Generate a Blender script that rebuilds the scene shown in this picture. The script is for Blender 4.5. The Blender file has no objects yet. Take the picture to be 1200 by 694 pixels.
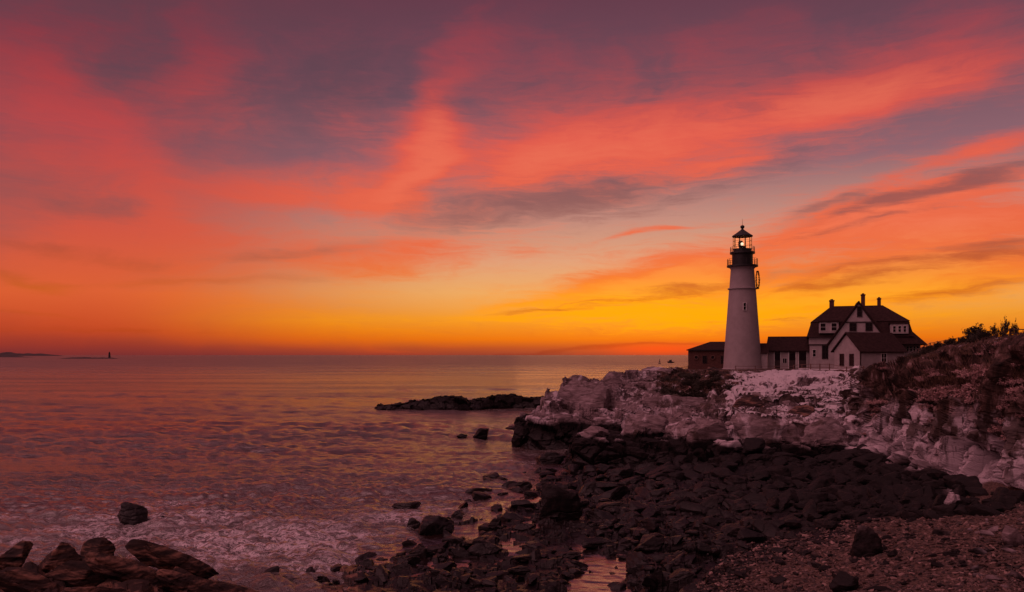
import bpy, bmesh, math, random
import numpy as np
from mathutils import Vector, Matrix

random.seed(7)
R = math.radians
S = bpy.context.scene
COL = S.collection
F = 942.0      # focal length in photo pixels (photo is 1200 wide)
EYE = 9.0      # camera height over the sea, metres
HOR = 416.0    # horizon row

# ------------------------------------------------------------------ camera
cam_data = bpy.data.cameras.new("camera")
cam_data.sensor_width = 36.0
cam_data.lens = 36.0 * F / 1200.0
cam_data.shift_y = (HOR - 347.0) / 1200.0
cam_data.clip_start = 0.1
cam_data.clip_end = 80000.0
camera = bpy.data.objects.new("camera", cam_data)
COL.objects.link(camera)
camera.location = (0, 0, EYE)
camera.rotation_euler = (R(90), 0, 0)
S.camera = camera

S.view_settings.view_transform = 'Standard'
S.view_settings.look = 'None'
S.view_settings.exposure = 0.0
S.view_settings.gamma = 1.0
S.cycles.use_denoising = True
S.cycles.max_bounces = 6
S.cycles.sample_clamp_indirect = 4.0

def lin(r, g, b):
    out = []
    for c in (r, g, b):
        c /= 255.0
        out.append(c / 12.92 if c <= 0.04045 else ((c + 0.055) / 1.055) ** 2.4)
    return out

# ------------------------------------------------------------------ node helper
class NT:
    def __init__(s, tree):
        s.t = tree
    def n(s, kind, **kw):
        nd = s.t.nodes.new(kind)
        for k, v in kw.items():
            setattr(nd, k, v)
        return nd
    def put(s, sock, v):
        if isinstance(v, bpy.types.NodeSocket):
            s.t.links.new(v, sock)
        elif v is not None:
            sock.default_value = v
    def m(s, op, a, b=None, c=None, clamp=False):
        nd = s.n('ShaderNodeMath', operation=op, use_clamp=clamp)
        for i, v in enumerate((a, b, c)):
            s.put(nd.inputs[i], v)
        return nd.outputs[0]
    def v(s, op, a, b=None):
        nd = s.n('ShaderNodeVectorMath', operation=op)
        s.put(nd.inputs[0], a)
        s.put(nd.inputs[1], b)
        return nd.outputs['Value'] if op in ('DOT_PRODUCT', 'LENGTH') else nd.outputs[0]
    def xyz(s, x, y, z=0.0):
        nd = s.n('ShaderNodeCombineXYZ')
        for i, v in enumerate((x, y, z)):
            s.put(nd.inputs[i], v)
        return nd.outputs[0]
    def sep(s, v):
        nd = s.n('ShaderNodeSeparateXYZ')
        s.put(nd.inputs[0], v)
        return nd.outputs
    def noise(s, vec, scale, detail=4, rough=0.55, dist=0.0, color=False):
        nd = s.n('ShaderNodeTexNoise')
        s.put(nd.inputs['Vector'], vec)
        nd.inputs['Scale'].default_value = scale
        nd.inputs['Detail'].default_value = detail
        nd.inputs['Roughness'].default_value = rough
        nd.inputs['Distortion'].default_value = dist
        return nd.outputs['Color' if color else 'Fac']
    def vor(s, vec, scale, feature='F1', out='Distance'):
        nd = s.n('ShaderNodeTexVoronoi', feature=feature)
        s.put(nd.inputs['Vector'], vec)
        nd.inputs['Scale'].default_value = scale
        return nd.outputs[out]
    def map(s, v, a, b, c=0.0, d=1.0, smooth=True):
        nd = s.n('ShaderNodeMapRange', interpolation_type='SMOOTHSTEP' if smooth else 'LINEAR')
        for i, x in enumerate((v, a, b, c, d)):
            s.put(nd.inputs[i], x)
        return nd.outputs[0]
    def mapping(s, vec, loc=(0, 0, 0), rot=(0, 0, 0), scale=(1, 1, 1), kind='POINT'):
        nd = s.n('ShaderNodeMapping', vector_type=kind)
        s.put(nd.inputs['Vector'], vec)
        if kind != 'NORMAL':
            nd.inputs['Location'].default_value = loc
        nd.inputs['Rotation'].default_value = rot
        nd.inputs['Scale'].default_value = scale
        return nd.outputs[0]
    def ramp(s, fac, stops, interp='LINEAR'):
        nd = s.n('ShaderNodeValToRGB')
        s.put(nd.inputs[0], fac)
        cr = nd.color_ramp
        cr.interpolation = interp
        while len(cr.elements) < len(stops):
            cr.elements.new(0.5)
        for e, (p, c) in zip(cr.elements, stops):
            e.position = p
            e.color = (*c, 1) if len(c) == 3 else c
        return nd.outputs[0]
    def mix(s, fac, a, b, mode='MIX'):
        nd = s.n('ShaderNodeMix', data_type='RGBA', blend_type=mode)
        s.put(nd.inputs[0], fac)
        for i, v in ((6, a), (7, b)):
            if isinstance(v, (tuple, list)) and len(v) == 3:
                v = (*v, 1)
            s.put(nd.inputs[i], v)
        return nd.outputs[2]

# ------------------------------------------------------------------ sky (world)
SUN_AZ, SUN_EL = 10.2, 0.6     # degrees right of the view axis (+Y), above the horizon
world = bpy.data.worlds.new("World")
S.world = world
world.use_nodes = True
world.node_tree.nodes.clear()
w = NT(world.node_tree)
d = w.n('ShaderNodeTexCoord').outputs['Generated']
dx, dy, dz = w.sep(d)
az = w.m('MULTIPLY', w.m('ARCTAN2', dx, dy), 180 / math.pi)
el = w.m('MULTIPLY', w.m('ARCSINE', dz), 180 / math.pi)
pos = w.xyz(az, el)
# billows: two scales of warp, stretched along the horizon like wind-drawn cirrus
st1 = w.mapping(pos, rot=(0, 0, R(-9)), scale=(0.045, 0.16, 1))
st2 = w.mapping(pos, rot=(0, 0, R(-11)), scale=(0.10, 0.5, 1))
wc = w.v('SUBTRACT', w.noise(st1, 1.0, 3, 0.5, color=True), (0.5, 0.5, 0.5))
wc2 = w.v('SUBTRACT', w.noise(st2, 1.0, 5, 0.6, color=True), (0.5, 0.5, 0.5))
warp = w.v('ADD', w.v('MULTIPLY', wc, (9.0, 3.2, 0)), w.v('MULTIPLY', wc2, (4.0, 1.7, 0)))
wpos = w.v('ADD', pos, warp)

def px_dir(px, py):
    a = math.atan((px - 600) / F)
    return math.degrees(a), math.degrees(math.atan((HOR - py) / F * math.cos(a)))

def field(blobs, src):
    acc = 0.0
    for (px, py, rx, ry, ang, amp) in blobs:
        a, e = px_dir(px, py)
        k = 57.3 / F
        kx = k * math.cos(R(a)) ** 2
        mp = w.mapping(src, loc=(a, e, 0), rot=(0, 0, R(ang)), scale=(max(rx * kx, .1), max(ry * k, .1), 1.0), kind='TEXTURE')
        q = w.v('DOT_PRODUCT', mp, w.v('MULTIPLY', mp, (1, 1, 0)))
        g = w.m('POWER', 2.718, w.m('MULTIPLY', q, -1.0))
        acc = w.m('MULTIPLY_ADD', g, amp, acc)
    return acc

lit_blobs = [
    (512, 150, 30, 75, -18, .95), (480, 205, 40, 30, 30, .6), (330, 225, 125, 20, 0, .75), (425, 228, 50, 14, 0, .35),
    (880, 135, 330, 40, 13, .86), (640, 165, 130, 48, 8, .75), (590, 200, 50, 25, 20, .4), (860, 188, 80, 9, 9, .55),
    (1060, 98, 160, 24, 8, .7), (760, 110, 130, 40, 10, .25), (1180, 160, 90, 9, 8, .6),
    (1060, 236, 190, 22, 11, 1.0), (1000, 285, 240, 34, 5, .7), (1120, 325, 210, 30, 4, .95), (930, 345, 150, 16, 4, .8), (1150, 262, 120, 14, 8, .5), (1060, 200, 150, 8, 13, .35),
    (750, 334, 130, 17, 7, 1.35), (700, 365, 190, 8, 2, .8), (600, 355, 60, 4, 5, .4), (755, 270, 50, 4, 10, .8),
    (50, 180, 90, 70, -20, .5), (160, 200, 45, 75, 15, .5), (110, 320, 170, 34, 0, .75), (40, 345, 80, 14, -15, .5), (120, 260, 120, 40, 10, .35),
    (230, 365, 220, 20, 0, .6), (60, 60, 130, 60, 0, .65), (240, 90, 60, 90, 10, .4), (410, 150, 60, 80, 10, .22),
    (260, 285, 220, 30, 0, .6), (450, 308, 150, 22, 9, .6), (620, 300, 60, 16, 10, .25), (850, 40, 160, 24, 8, .3), (280, 390, 330, 14, 0, .5), (560, 60, 120, 40, 0, .25)]
dark_blobs = [
    (620, 240, 190, 26, 8, .38), (870, 204, 170, 12, 15, .36), (700, 222, 120, 15, 8, .4), (530, 255, 90, 26, 0, .3),
    (1090, 222, 160, 10, 12, 1.0), (960, 240, 90, 6, 14, .55), (740, 345, 110, 4, 7, .85), (800, 332, 80, 4, 4, .6), (650, 360, 90, 2, 3, .5), (60, 302, 140, 8, -5, .55), (210, 335, 160, 6, 3, .5), (340, 300, 120, 10, 6, .4), (130, 385, 200, 4, 0, .5), (880, 372, 150, 3, 3, .5),
    (1110, 308, 160, 7, 3, .8), (1160, 288, 90, 6, 4, .75), (1000, 330, 120, 5, 3, .7), (1120, 342, 130, 6, 3, .75), (1000, 268, 120, 5, 8, .6),
    (40, 328, 70, 6, -12, .6), (70, 366, 90, 6, -10, .5), (140, 70, 90, 60, 0, .5), (380, 95, 120, 80, 0, .55),
    (60, 236, 45, 18, 0, .4), (620, 70, 90, 60, 0, .3), (120, 240, 50, 18, 0, .4), (950, 60, 200, 40, 8, .3), (750, 408, 200, 3, 1, .8)]
lit = field(lit_blobs, wpos)
dark = field(dark_blobs, wpos)
streak = w.noise(w.mapping(wpos, rot=(0, 0, R(-9)), scale=(0.09, 0.62, 1)), 1.0, 7, 0.62)
fine = w.noise(w.mapping(wpos, rot=(0, 0, R(-7)), scale=(0.3, 2.3, 1)), 1.0, 5, 0.6)
puff = w.noise(w.mapping(wpos, rot=(0, 0, R(-25)), scale=(0.11, 0.17, 1)), 1.0, 8, 0.6, 0.4)
ragged = w.m('MULTIPLY', w.map(az, -22, 12), w.map(el, 22, 8))     # combed streaks low on the right, billows elsewhere
tex = w.m('ADD', w.m('MULTIPLY', w.m('SUBTRACT', streak, 0.5), w.m('MULTIPLY_ADD', ragged, 1.0, 0.6)), w.m('MULTIPLY', w.m('SUBTRACT', puff, 0.5), w.m('MULTIPLY_ADD', ragged, -0.9, 1.9)))
tex = w.m('MULTIPLY_ADD', w.m('MULTIPLY', w.m('SUBTRACT', fine, 0.5), w.m('MULTIPLY_ADD', ragged, 0.9, 0.30)), 1.0, tex)
fib = w.noise(w.mapping(w.v('ADD', pos, w.v('MULTIPLY', wc2, (5, 2.5, 0))), rot=(0, 0, R(-13)), scale=(0.35, 3.6, 1)), 1.0, 6, 0.68)
tex = w.m('MULTIPLY_ADD', w.m('MULTIPLY', w.m('SUBTRACT', fib, 0.5), w.m('MULTIPLY_ADD', ragged, 0.75, 0.35)), 1.0, tex)
litm = w.map(w.m('MULTIPLY_ADD', tex, 0.75, lit), -0.02, 1.05)
darkm = w.map(w.m('MULTIPLY_ADD', w.m('MULTIPLY', tex, -1), 0.7, dark), 0.1, 1.0)
elf = w.map(el, -1.0, 29.0, 0, 1, smooth=False)
def st(rows):
    return [((e + 1.0) / 30.0, lin(*c)) for e, c in rows]
clear = w.ramp(elf, st([(0.0, (140, 56, 46)), (0.5, (178, 74, 36)), (1.1, (226, 110, 18)), (2.6, (238, 150, 44)), (4.4, (234, 168, 98)),
                        (6.6, (220, 158, 122)), (9.5, (190, 136, 124)), (13, (140, 96, 108)), (18, (110, 72, 88)), (24, (100, 54, 72)), (29, (96, 52, 74))]))
cleft = w.ramp(elf, st([(0.0, (120, 46, 48)), (0.7, (150, 52, 44)), (2.0, (186, 66, 42)), (4, (202, 84, 58)), (8, (168, 80, 76)),
                        (13, (126, 72, 82)), (19, (106, 60, 74)), (25, (100, 50, 64)), (29, (98, 50, 66))]))
base = w.mix(w.map(az, -1.0, -30.0), clear, cleft)
litc = w.ramp(elf, st([(0.0, (206, 60, 30)), (1.0, (240, 108, 0)), (2.4, (255, 160, 0)), (4.2, (252, 140, 6)), (5.4, (240, 104, 24)), (7.2, (236, 92, 46)),
                       (10, (236, 94, 60)), (15, (230, 84, 68)), (20, (168, 62, 72)), (25, (134, 50, 66)), (29, (126, 52, 70))]))
litl = w.ramp(elf, st([(0.0, (150, 46, 40)), (1.5, (196, 68, 36)), (4, (222, 92, 48)), (8, (212, 80, 60)), (14, (196, 66, 66)),
                       (20, (146, 46, 60)), (26, (124, 44, 62)), (29, (120, 50, 70))]))
litcol = w.mix(w.map(az, -6.0, -28.0), litc, litl)
litcol = w.mix(w.map(w.m('MULTIPLY_ADD', tex, 0.6, lit), 0.75, 1.5, 0, 0.55) if False else w.m('MULTIPLY', w.map(w.m('MULTIPLY_ADD', tex, 0.6, lit), 0.75, 1.5, 0, 0.55), w.map(az, -20, -6)), litcol, w.mix(w.map(el, 3, 9), tuple(lin(255, 176, 30)), tuple(lin(246, 118, 84))))
darkc = w.ramp(elf, st([(0.0, (128, 36, 32)), (1.5, (176, 62, 20)), (4, (196, 88, 22)), (5.5, (176, 74, 36)), (7.5, (150, 64, 54)), (9, (140, 76, 76)), (13, (112, 74, 84)), (18, (86, 62, 76)), (26, (82, 54, 66)), (29, (82, 54, 68))]))
sky = w.mix(w.m('MULTIPLY', litm, 0.92), base, litcol)
sky = w.mix(w.m('MULTIPLY', darkm, 0.8), sky, darkc)
# low glow where the sun is about to rise, and the darker bank on the horizon
ga, ge = px_dir(775, 409)
gm = w.mapping(pos, loc=(ga, ge, 0), scale=(4.0, 0.42, 1), kind='TEXTURE')
glow = w.m('POWER', 2.718, w.m('MULTIPLY', w.v('DOT_PRODUCT', gm, w.v('MULTIPLY', gm, (1, 1, 0))), -1.0))
sky = w.mix(w.m('MULTIPLY', glow, 0.85), sky, tuple(lin(238, 66, 22)))
ga2, ge2 = px_dir(770, 366)
gm2 = w.mapping(wpos, loc=(ga2, ge2, 0), scale=(11.0, 1.7, 1), kind='TEXTURE')
glow2 = w.m('POWER', 2.718, w.m('MULTIPLY', w.v('DOT_PRODUCT', gm2, w.v('MULTIPLY', gm2, (1, 1, 0))), -1.0))
g2m = w.map(w.m('MULTIPLY', glow2, w.m('MULTIPLY_ADD', w.m('SUBTRACT', fib, 0.5), 2.6, 1.0)), 0.2, 1.0, 0, 0.9)
sky = w.mix(g2m, sky, tuple(lin(255, 164, 4)))
# the rest of the dome (overhead and behind the photographer): mauve dawn cloud
over = w.map(el, 26, 55)
behind = w.map(w.m('ABSOLUTE', az), 45, 110)
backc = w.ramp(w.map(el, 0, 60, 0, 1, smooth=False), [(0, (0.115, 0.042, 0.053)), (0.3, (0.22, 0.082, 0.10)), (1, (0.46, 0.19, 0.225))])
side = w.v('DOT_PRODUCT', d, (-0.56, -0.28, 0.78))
lobe = w.map(side, 0.55, 1.0)                    # bright patch added to the unseen sky, high behind left, as directional fill
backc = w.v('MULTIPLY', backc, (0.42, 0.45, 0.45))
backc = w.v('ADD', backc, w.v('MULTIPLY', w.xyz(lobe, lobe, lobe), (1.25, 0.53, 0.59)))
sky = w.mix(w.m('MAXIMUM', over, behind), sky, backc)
nish = w.n('ShaderNodeTexSky', sky_type='NISHITA')
nish.sun_disc = False
nish.sun_elevation = R(SUN_EL)
nish.sun_rotation = R(SUN_AZ)
bg1 = w.n('ShaderNodeBackground'); w.put(bg1.inputs[0], nish.outputs[0]); bg1.inputs[1].default_value = 0.05 * 0.2
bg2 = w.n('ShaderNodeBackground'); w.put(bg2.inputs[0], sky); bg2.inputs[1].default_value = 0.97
add = w.n('ShaderNodeAddShader')
w.t.links.new(bg1.outputs[0], add.inputs[0]); w.t.links.new(bg2.outputs[0], add.inputs[1])
wo = w.n('ShaderNodeOutputWorld')
w.t.links.new(add.outputs[0], wo.inputs[0])
world.cycles.sampling_method = 'MANUAL'
world.cycles.sample_map_resolution = 512

sun_data = bpy.data.lights.new("sun", 'SUN')
sun_data.energy = 0.05
sun_data.angle = R(20)
sun_data.color = (1.0, 0.36, 0.14)
sun = bpy.data.objects.new("sun", sun_data)
COL.objects.link(sun)
sdir = Vector((math.sin(R(SUN_AZ)) * math.cos(R(3)), math.cos(R(SUN_AZ)) * math.cos(R(3)), math.sin(R(3))))
sun.rotation_euler = sdir.to_track_quat('Z', 'Y').to_euler()
sun.location = (0, 0, 60)

# ------------------------------------------------------------------ materials
MATS = {}
def mat(name, color=None, rough=0.6, metal=0.0, spec=0.5, vary=0.0, vscale=3.0, bump=0.0, bscale=20.0, emit=None, estr=0.0):
    mt = bpy.data.materials.new(name)
    mt.use_nodes = True
    t = NT(mt.node_tree)
    b = mt.node_tree.nodes['Principled BSDF']
    MATS[name] = mt
    if color is not None:
        b.inputs['Base Color'].default_value = (*color, 1)
        geo = t.n('ShaderNodeNewGeometry').outputs['Position']
        if vary:
            f = t.noise(geo, vscale, 6, 0.65)
            f = t.map(f, 0.3, 0.7, 1 - vary, 1 + vary * 0.5)
            vm = t.v('MULTIPLY', tuple(color), t.xyz(f, f, f))
            t.put(b.inputs['Base Color'], vm)
        if bump:
            bn = t.n('ShaderNodeBump')
            bn.inputs['Strength'].default_value = bump
            bn.inputs['Distance'].default_value = 0.03
            t.put(bn.inputs['Height'], t.noise(geo, bscale, 5, 0.6))
            t.put(b.inputs['Normal'], bn.outputs[0])
    b.inputs['Roughness'].default_value = rough
    b.inputs['Metallic'].default_value = metal
    b.inputs['Specular IOR Level'].default_value = spec
    if emit:
        b.inputs['Emission Color'].default_value = (*emit, 1)
        b.inputs['Emission Strength'].default_value = estr
    return mt, t, b

mat('white_masonry', (0.33, 0.28, 0.285), 0.75, vary=0.12, vscale=0.8, bump=0.35, bscale=7)
mat('white_boards', (0.44, 0.38, 0.385), 0.6, vary=0.15, vscale=1.4)
mat('white_trim', (0.74, 0.70, 0.68), 0.5, vary=0.1, vscale=2)
mat('brick', (0.10, 0.040, 0.032), 0.9, vary=0.35, vscale=4, bump=0.5, bscale=14)
mat('chimney_brick', (0.10, 0.035, 0.028), 0.9, vary=0.3, vscale=6, bump=0.4)
mat('roof_shingle', (0.036, 0.018, 0.018), 0.9, spec=0.15, vary=0.4, vscale=2.5, bump=0.8, bscale=12)
mat('black_iron', (0.014, 0.012, 0.013), 0.5, vary=0.2)
mat('dark_glass', (0.012, 0.008, 0.010), 0.12)
mat('dark_door', (0.035, 0.018, 0.018), 0.6, vary=0.3)
mat('weathered_wood', (0.16, 0.085, 0.07), 0.85, vary=0.4, vscale=6)
mat('wreath_green', (0.015, 0.022, 0.012), 0.9)
mat('lamp_glow', (1, .8, .5), 0.5, emit=(1.0, 0.84, 0.60), estr=1.5)
mat('lens_glass', (0.05, 0.03, 0.02), 0.15)
mat('shrub_twig', (0.040, 0.024, 0.018), 0.9)
mat('shrub_leaf', (0.032, 0.026, 0.016), 0.85, vary=0.5, vscale=8)
mat('dry_brush', (0.50, 0.30, 0.29), 0.9, vary=0.55, vscale=5)
mat('dead_grass', (0.16, 0.09, 0.06), 0.9, vary=0.5, vscale=3)
mat('snow', (0.74, 0.72, 0.74), 0.6, vary=0.1, bump=0.3, bscale=3)
mat('boat_paint', (0.05, 0.04, 0.04), 0.5)
mat('far_granite', (0.06, 0.04, 0.04), 0.9, vary=0.3, vscale=.1)
# clear lantern panes
gm_, gt, gb = mat('lantern_glass', (0.9, 0.85, 0.8), 0.02)
gb.inputs['Transmission Weight'].default_value = 1.0
gb.inputs['IOR'].default_value = 1.02
# clapboards: fine horizontal boards as bump
for nm in ('white_boards',):
    t = NT(MATS[nm].node_tree)
    b = MATS[nm].node_tree.nodes['Principled BSDF']
    z = t.sep(t.n('ShaderNodeNewGeometry').outputs['Position'])[2]
    saw = t.m('FRACT', t.m('MULTIPLY', z, 6.0))
    bn = t.n('ShaderNodeBump'); bn.inputs['Strength'].default_value = 0.7; bn.inputs['Distance'].default_value = 0.03
    t.put(bn.inputs['Height'], saw); t.put(b.inputs['Normal'], bn.outputs[0])
# brick courses
t = NT(MATS['brick'].node_tree)

def rock_material(name, force_tone=None):
    """coastal rock: black weed and wet stone under the tide line, pale frosted ledge above, soil and turf by attribute"""
    mt = bpy.data.materials.new(name)
    mt.use_nodes = True
    t = NT(mt.node_tree)
    b = mt.node_tree.nodes['Principled BSDF']
    MATS[name] = mt
    P = t.n('ShaderNodeNewGeometry').outputs['Position']
    N = t.n('ShaderNodeNewGeometry').outputs['Normal']
    z = t.sep(P)[2]
    nz = t.sep(N)[2]
    n1 = t.noise(P, 0.55, 6, 0.62)
    n2 = t.noise(P, 2.6, 6, 0.65)
    n3 = t.noise(t.mapping(P, rot=(R(20), R(12), 0), scale=(0.9, 0.9, 4.5)), 1.3, 6, 0.65)
    crack = t.vor(t.v('ADD', t.mapping(P, rot=(R(15), R(18), 0), scale=(1, 1, 2.2)), t.v('MULTIPLY', t.noise(P, 1.2, 4, color=True), (1.6, 1.6, 1.6))), 0.42, 'DISTANCE_TO_EDGE')
    def attr(nm):
        a = t.n('ShaderNodeAttribute'); a.attribute_name = nm
        return a.outputs['Fac']
    veg, grav, snow, tone = attr('veg'), attr('gravel'), attr('snow'), (attr('tone') if force_tone is None else force_tone)
    if force_tone is not None: snow = -1.0
    darkrock = t.ramp(n2, [(0.3, (0.004, 0.0025, 0.003)), (0.55, (0.010, 0.0065, 0.007)), (0.75, (0.034, 0.020, 0.021))])
    pale = t.ramp(t.m('ADD', t.m('MULTIPLY', n3, 0.65), t.m('MULTIPLY', n1, 0.35)),
                  [(0.34, (0.085, 0.058, 0.06)), (0.46, (0.16, 0.115, 0.12)), (0.56, (0.25, 0.19, 0.20)), (0.70, (0.36, 0.29, 0.31))])
    ice = t.noise(t.mapping(P, scale=(1.0, 1.0, 0.55)), 0.30, 5, 0.58, 0.6)
    pale = t.mix(t.map(t.m('ADD', ice, t.m('MULTIPLY', attr('ice'), 0.25)), 0.54, 0.60, 0, 0.92), pale, t.mix(n3, (0.38, 0.31, 0.335), (0.58, 0.50, 0.54)))
    lich = t.noise(P, 0.34, 7, 0.72)
    pale = t.mix(t.map(t.m('ADD', lich, t.m('MULTIPLY', attr('lichen'), 0.22)), 0.55, 0.64, 0, 0.9), pale, t.mix(n2, (0.025, 0.016, 0.012), (0.10, 0.065, 0.055)))
    pale = t.mix(t.map(crack, 0.0, 0.05, 0.35, 0.0), pale, (0.06, 0.042, 0.042))
    tide = t.map(t.m('ADD', z, t.m('MULTIPLY', t.m('SUBTRACT', n1, 0.5), 1.5)), 2.35, 2.75)
    col = darkrock if name == 'weedy_rock' else t.mix(tide, darkrock, pale)
    brown = t.ramp(n3, [(0.34, (0.010, 0.006, 0.006)), (0.50, (0.034, 0.018, 0.015)), (0.66, (0.24, 0.12, 0.085))])  # brown stone; the lightest stop paints orange lit highlights into the colour
    col = t.mix(tone, col, brown)
    gul = t.noise(t.mapping(P, scale=(1.5, 1.5, 0.22)), 1.0, 6, 0.68)
    col = t.mix(t.m('MULTIPLY', t.map(gul, 0.50, 0.58, 0, 0.88), t.m('MULTIPLY', attr('rib'), t.map(z, 2.6, 4.2))), col, (0.035, 0.019, 0.015))
    soil = t.ramp(t.noise(t.mapping(P, scale=(1, 1, 0.3)), 1.5, 8, 0.72), [(0.36, (0.008, 0.005, 0.004)), (0.48, (0.034, 0.019, 0.015)), (0.57, (0.10, 0.055, 0.046)), (0.68, (0.36, 0.25, 0.25))])
    vm = t.map(t.m('ADD', veg, t.m('MULTIPLY', t.m('SUBTRACT', t.noise(P, 0.8, 6, 0.7), 0.5), 1.6)), 0.35, 0.6)
    col = t.mix(vm, col, soil)
    gcol = t.ramp(t.noise(P, 9.0, 4, 0.7), [(0.3, (0.032, 0.019, 0.016)), (0.5, (0.095, 0.056, 0.046)), (0.72, (0.19, 0.12, 0.10))])
    gmask = t.map(t.m('ADD', grav, t.m('MULTIPLY', t.m('SUBTRACT', n1, 0.5), 0.9)), 0.35, 0.65)
    col = t.mix(gmask, col, gcol)
    sm = t.m('MULTIPLY', t.map(t.m('ADD', snow, t.m('MULTIPLY', t.m('SUBTRACT', t.noise(P, 0.55, 5, 0.6), 0.5), 1.7)), 0.45, 0.62), t.map(nz, 0.25, 0.6))
    col = t.mix(sm, col, (0.52, 0.47, 0.50))
    t.put(b.inputs['Base Color'], col)
    wet = t.map(z, 0.2, 2.2, 1, 0)
    t.put(b.inputs['Roughness'], t.map(t.m('MULTIPLY_ADD', n2, -0.3, wet), -0.3, 0.9, 0.85, 0.34))
    b.inputs['Specular IOR Level'].default_value = 0.30 if name == 'weedy_rock' else 0.22
    bn = t.n('ShaderNodeBump'); t.put(bn.inputs['Strength'], t.m('SUBTRACT', 0.75, t.m('MULTIPLY', sm, 0.5))); bn.inputs['Distance'].default_value = 0.09
    hgt = t.m('ADD', t.m('MULTIPLY', n3, 0.8), t.m('MULTIPLY', t.noise(P, 6.0, 6, 0.7), 0.5))
    hgt = t.m('ADD', hgt, t.map(crack, 0.0, 0.08, -0.5, 0.0))
    hgt = t.m('ADD', hgt, t.m('MULTIPLY', t.m('MULTIPLY', t.vor(P, 11.0), gmask), -0.8))
    t.put(bn.inputs['Height'], hgt)
    t.put(b.inputs['Normal'], bn.outputs[0])
    return mt
rock_material('shore_rock')
rock_material('outcrop_rock', 1.0)
rock_material('weedy_rock', 0.0)
rock_material('crag_rock', 0.9)

# water
wm = bpy.data.materials.new('sea_water'); wm.use_nodes = True; MATS['sea_water'] = wm
t = NT(wm.node_tree); b = wm.node_tree.nodes['Principled BSDF']
P = t.n('ShaderNodeNewGeometry').outputs['Position']
fo = t.n('ShaderNodeAttribute'); fo.attribute_name = 'foam'
ca = t.n('ShaderNodeAttribute'); ca.attribute_name = 'calm'
dist = t.v('LENGTH', P)
fn = t.noise(t.mapping(t.v('ADD', P, t.v('MULTIPLY', t.noise(P, 0.55, 4, color=True), (2.2, 1.6, 0))), scale=(0.95, 2.1, 1)), 1.0, 9, 0.7)
lace = t.m('ABSOLUTE', t.m('SUBTRACT', fn, 0.5))
lace = t.map(lace, 0.0, 0.055, 1, 0)
patch = t.noise(t.mapping(P, rot=(0, 0, R(-12)), scale=(0.5, 1.6, 1)), 0.3, 7, 0.68)
fmask = t.m('MULTIPLY', t.map(t.m('MULTIPLY_ADD', t.m('SUBTRACT', patch, 0.5), 2.6, fo.outputs['Fac']), 0.35, 1.0), t.m('ADD', t.m('MULTIPLY', lace, 1.0), t.map(fn, 0.58, 0.75, 0, 0.4)), clamp=True)
deep = t.ramp(t.noise(t.mapping(P, scale=(0.012, 0.03, 1)), 1, 4), [(0.35, (0.040, 0.016, 0.014)), (0.7, (0.075, 0.031, 0.028))])
deep = t.mix(ca.outputs['Fac'], deep, (0.012, 0.007, 0.008))
t.put(b.inputs['Base Color'], t.mix(fmask, deep, (0.66, 0.56, 0.60)))
slick = t.noise(t.mapping(P, rot=(0, 0, R(8)), scale=(0.010, 0.045, 1)), 1.0, 5, 0.6)
far = t.map(dist, 60, 900)
t.put(b.inputs['Roughness'], t.m('MULTIPLY', t.m('SUBTRACT', 1.0, t.m('MULTIPLY', ca.outputs['Fac'], 0.85)), t.m('MAXIMUM', t.m('MULTIPLY', fmask, 0.7), t.m('ADD', t.m('MULTIPLY', far, 0.16), t.map(slick, 0.35, 0.65, 0.12, 0.22)))))
t.put(b.inputs['IOR'], t.m('MULTIPLY_ADD', ca.outputs['Fac'], 0.7, 2.4))
def bumpn(h, s, dd, prev=None):
    n = t.n('ShaderNodeBump'); t.put(n.inputs['Strength'], s); n.inputs['Distance'].default_value = dd
    t.put(n.inputs['Height'], h)
    if prev is not None: t.put(n.inputs['Normal'], prev)
    return n.outputs[0]
calmf = t.m('SUBTRACT', 1.0, ca.outputs['Fac'])
h1 = t.noise(t.mapping(P, rot=(0, 0, R(10)), scale=(0.85, 2.4, 1)), 1.0, 7, 0.66, 0.5)
h2 = t.noise(t.mapping(P, rot=(0, 0, R(-16)), scale=(2.2, 6.0, 1)), 1.0, 5, 0.66, 0.5)
h0 = t.noise(t.mapping(P, rot=(0, 0, R(6)), scale=(0.05, 0.16, 1)), 1.0, 9, 0.72, 0.3)
nb = bumpn(h0, t.m('MULTIPLY', t.map(dist, 60, 300, 0.0, 1.0), calmf), 2.6)
nb = bumpn(h1, t.m('MULTIPLY', t.map(slick, 0.35, 0.62, 0.25, 1.15), calmf), 0.5, nb)
nb = bumpn(h2, t.m('MULTIPLY', t.m('MULTIPLY', t.map(dist, 40, 400, 0.9, 0.55), t.map(slick, 0.35, 0.6, 0.3, 1.1)), calmf), 0.16, nb)
t.put(b.inputs['Normal'], nb)

# ------------------------------------------------------------------ numpy noise
def h01(ix, iy, iz, seed):
    h = (ix.astype(np.int64) * 374761393 + iy.astype(np.int64) * 668265263 + iz.astype(np.int64) * 2147483647 + seed * 1274126177) & 0xFFFFFFFF
    h = ((h ^ (h >> 13)) * 1274126177) & 0xFFFFFFFF
    h = ((h ^ (h >> 16)) * 2246822519) & 0xFFFFFFFF
    h = h ^ (h >> 15)
    return (h & 0xFFFFFF).astype(np.float32) / np.float32(0xFFFFFF)

def vnoise(x, y, z, seed=0):
    ix, iy, iz = np.floor(x), np.floor(y), np.floor(z)
    fx, fy, fz = x - ix, y - iy, z - iz
    fx, fy, fz = [f * f * (3 - 2 * f) for f in (fx, fy, fz)]
    r = 0
    for a in (0, 1):
        for b_ in (0, 1):
            for c in (0, 1):
                r = r + h01(ix + a, iy + b_, iz + c, seed) * (fx if a else 1 - fx) * (fy if b_ else 1 - fy) * (fz if c else 1 - fz)
    return r * 2 - 1

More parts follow.
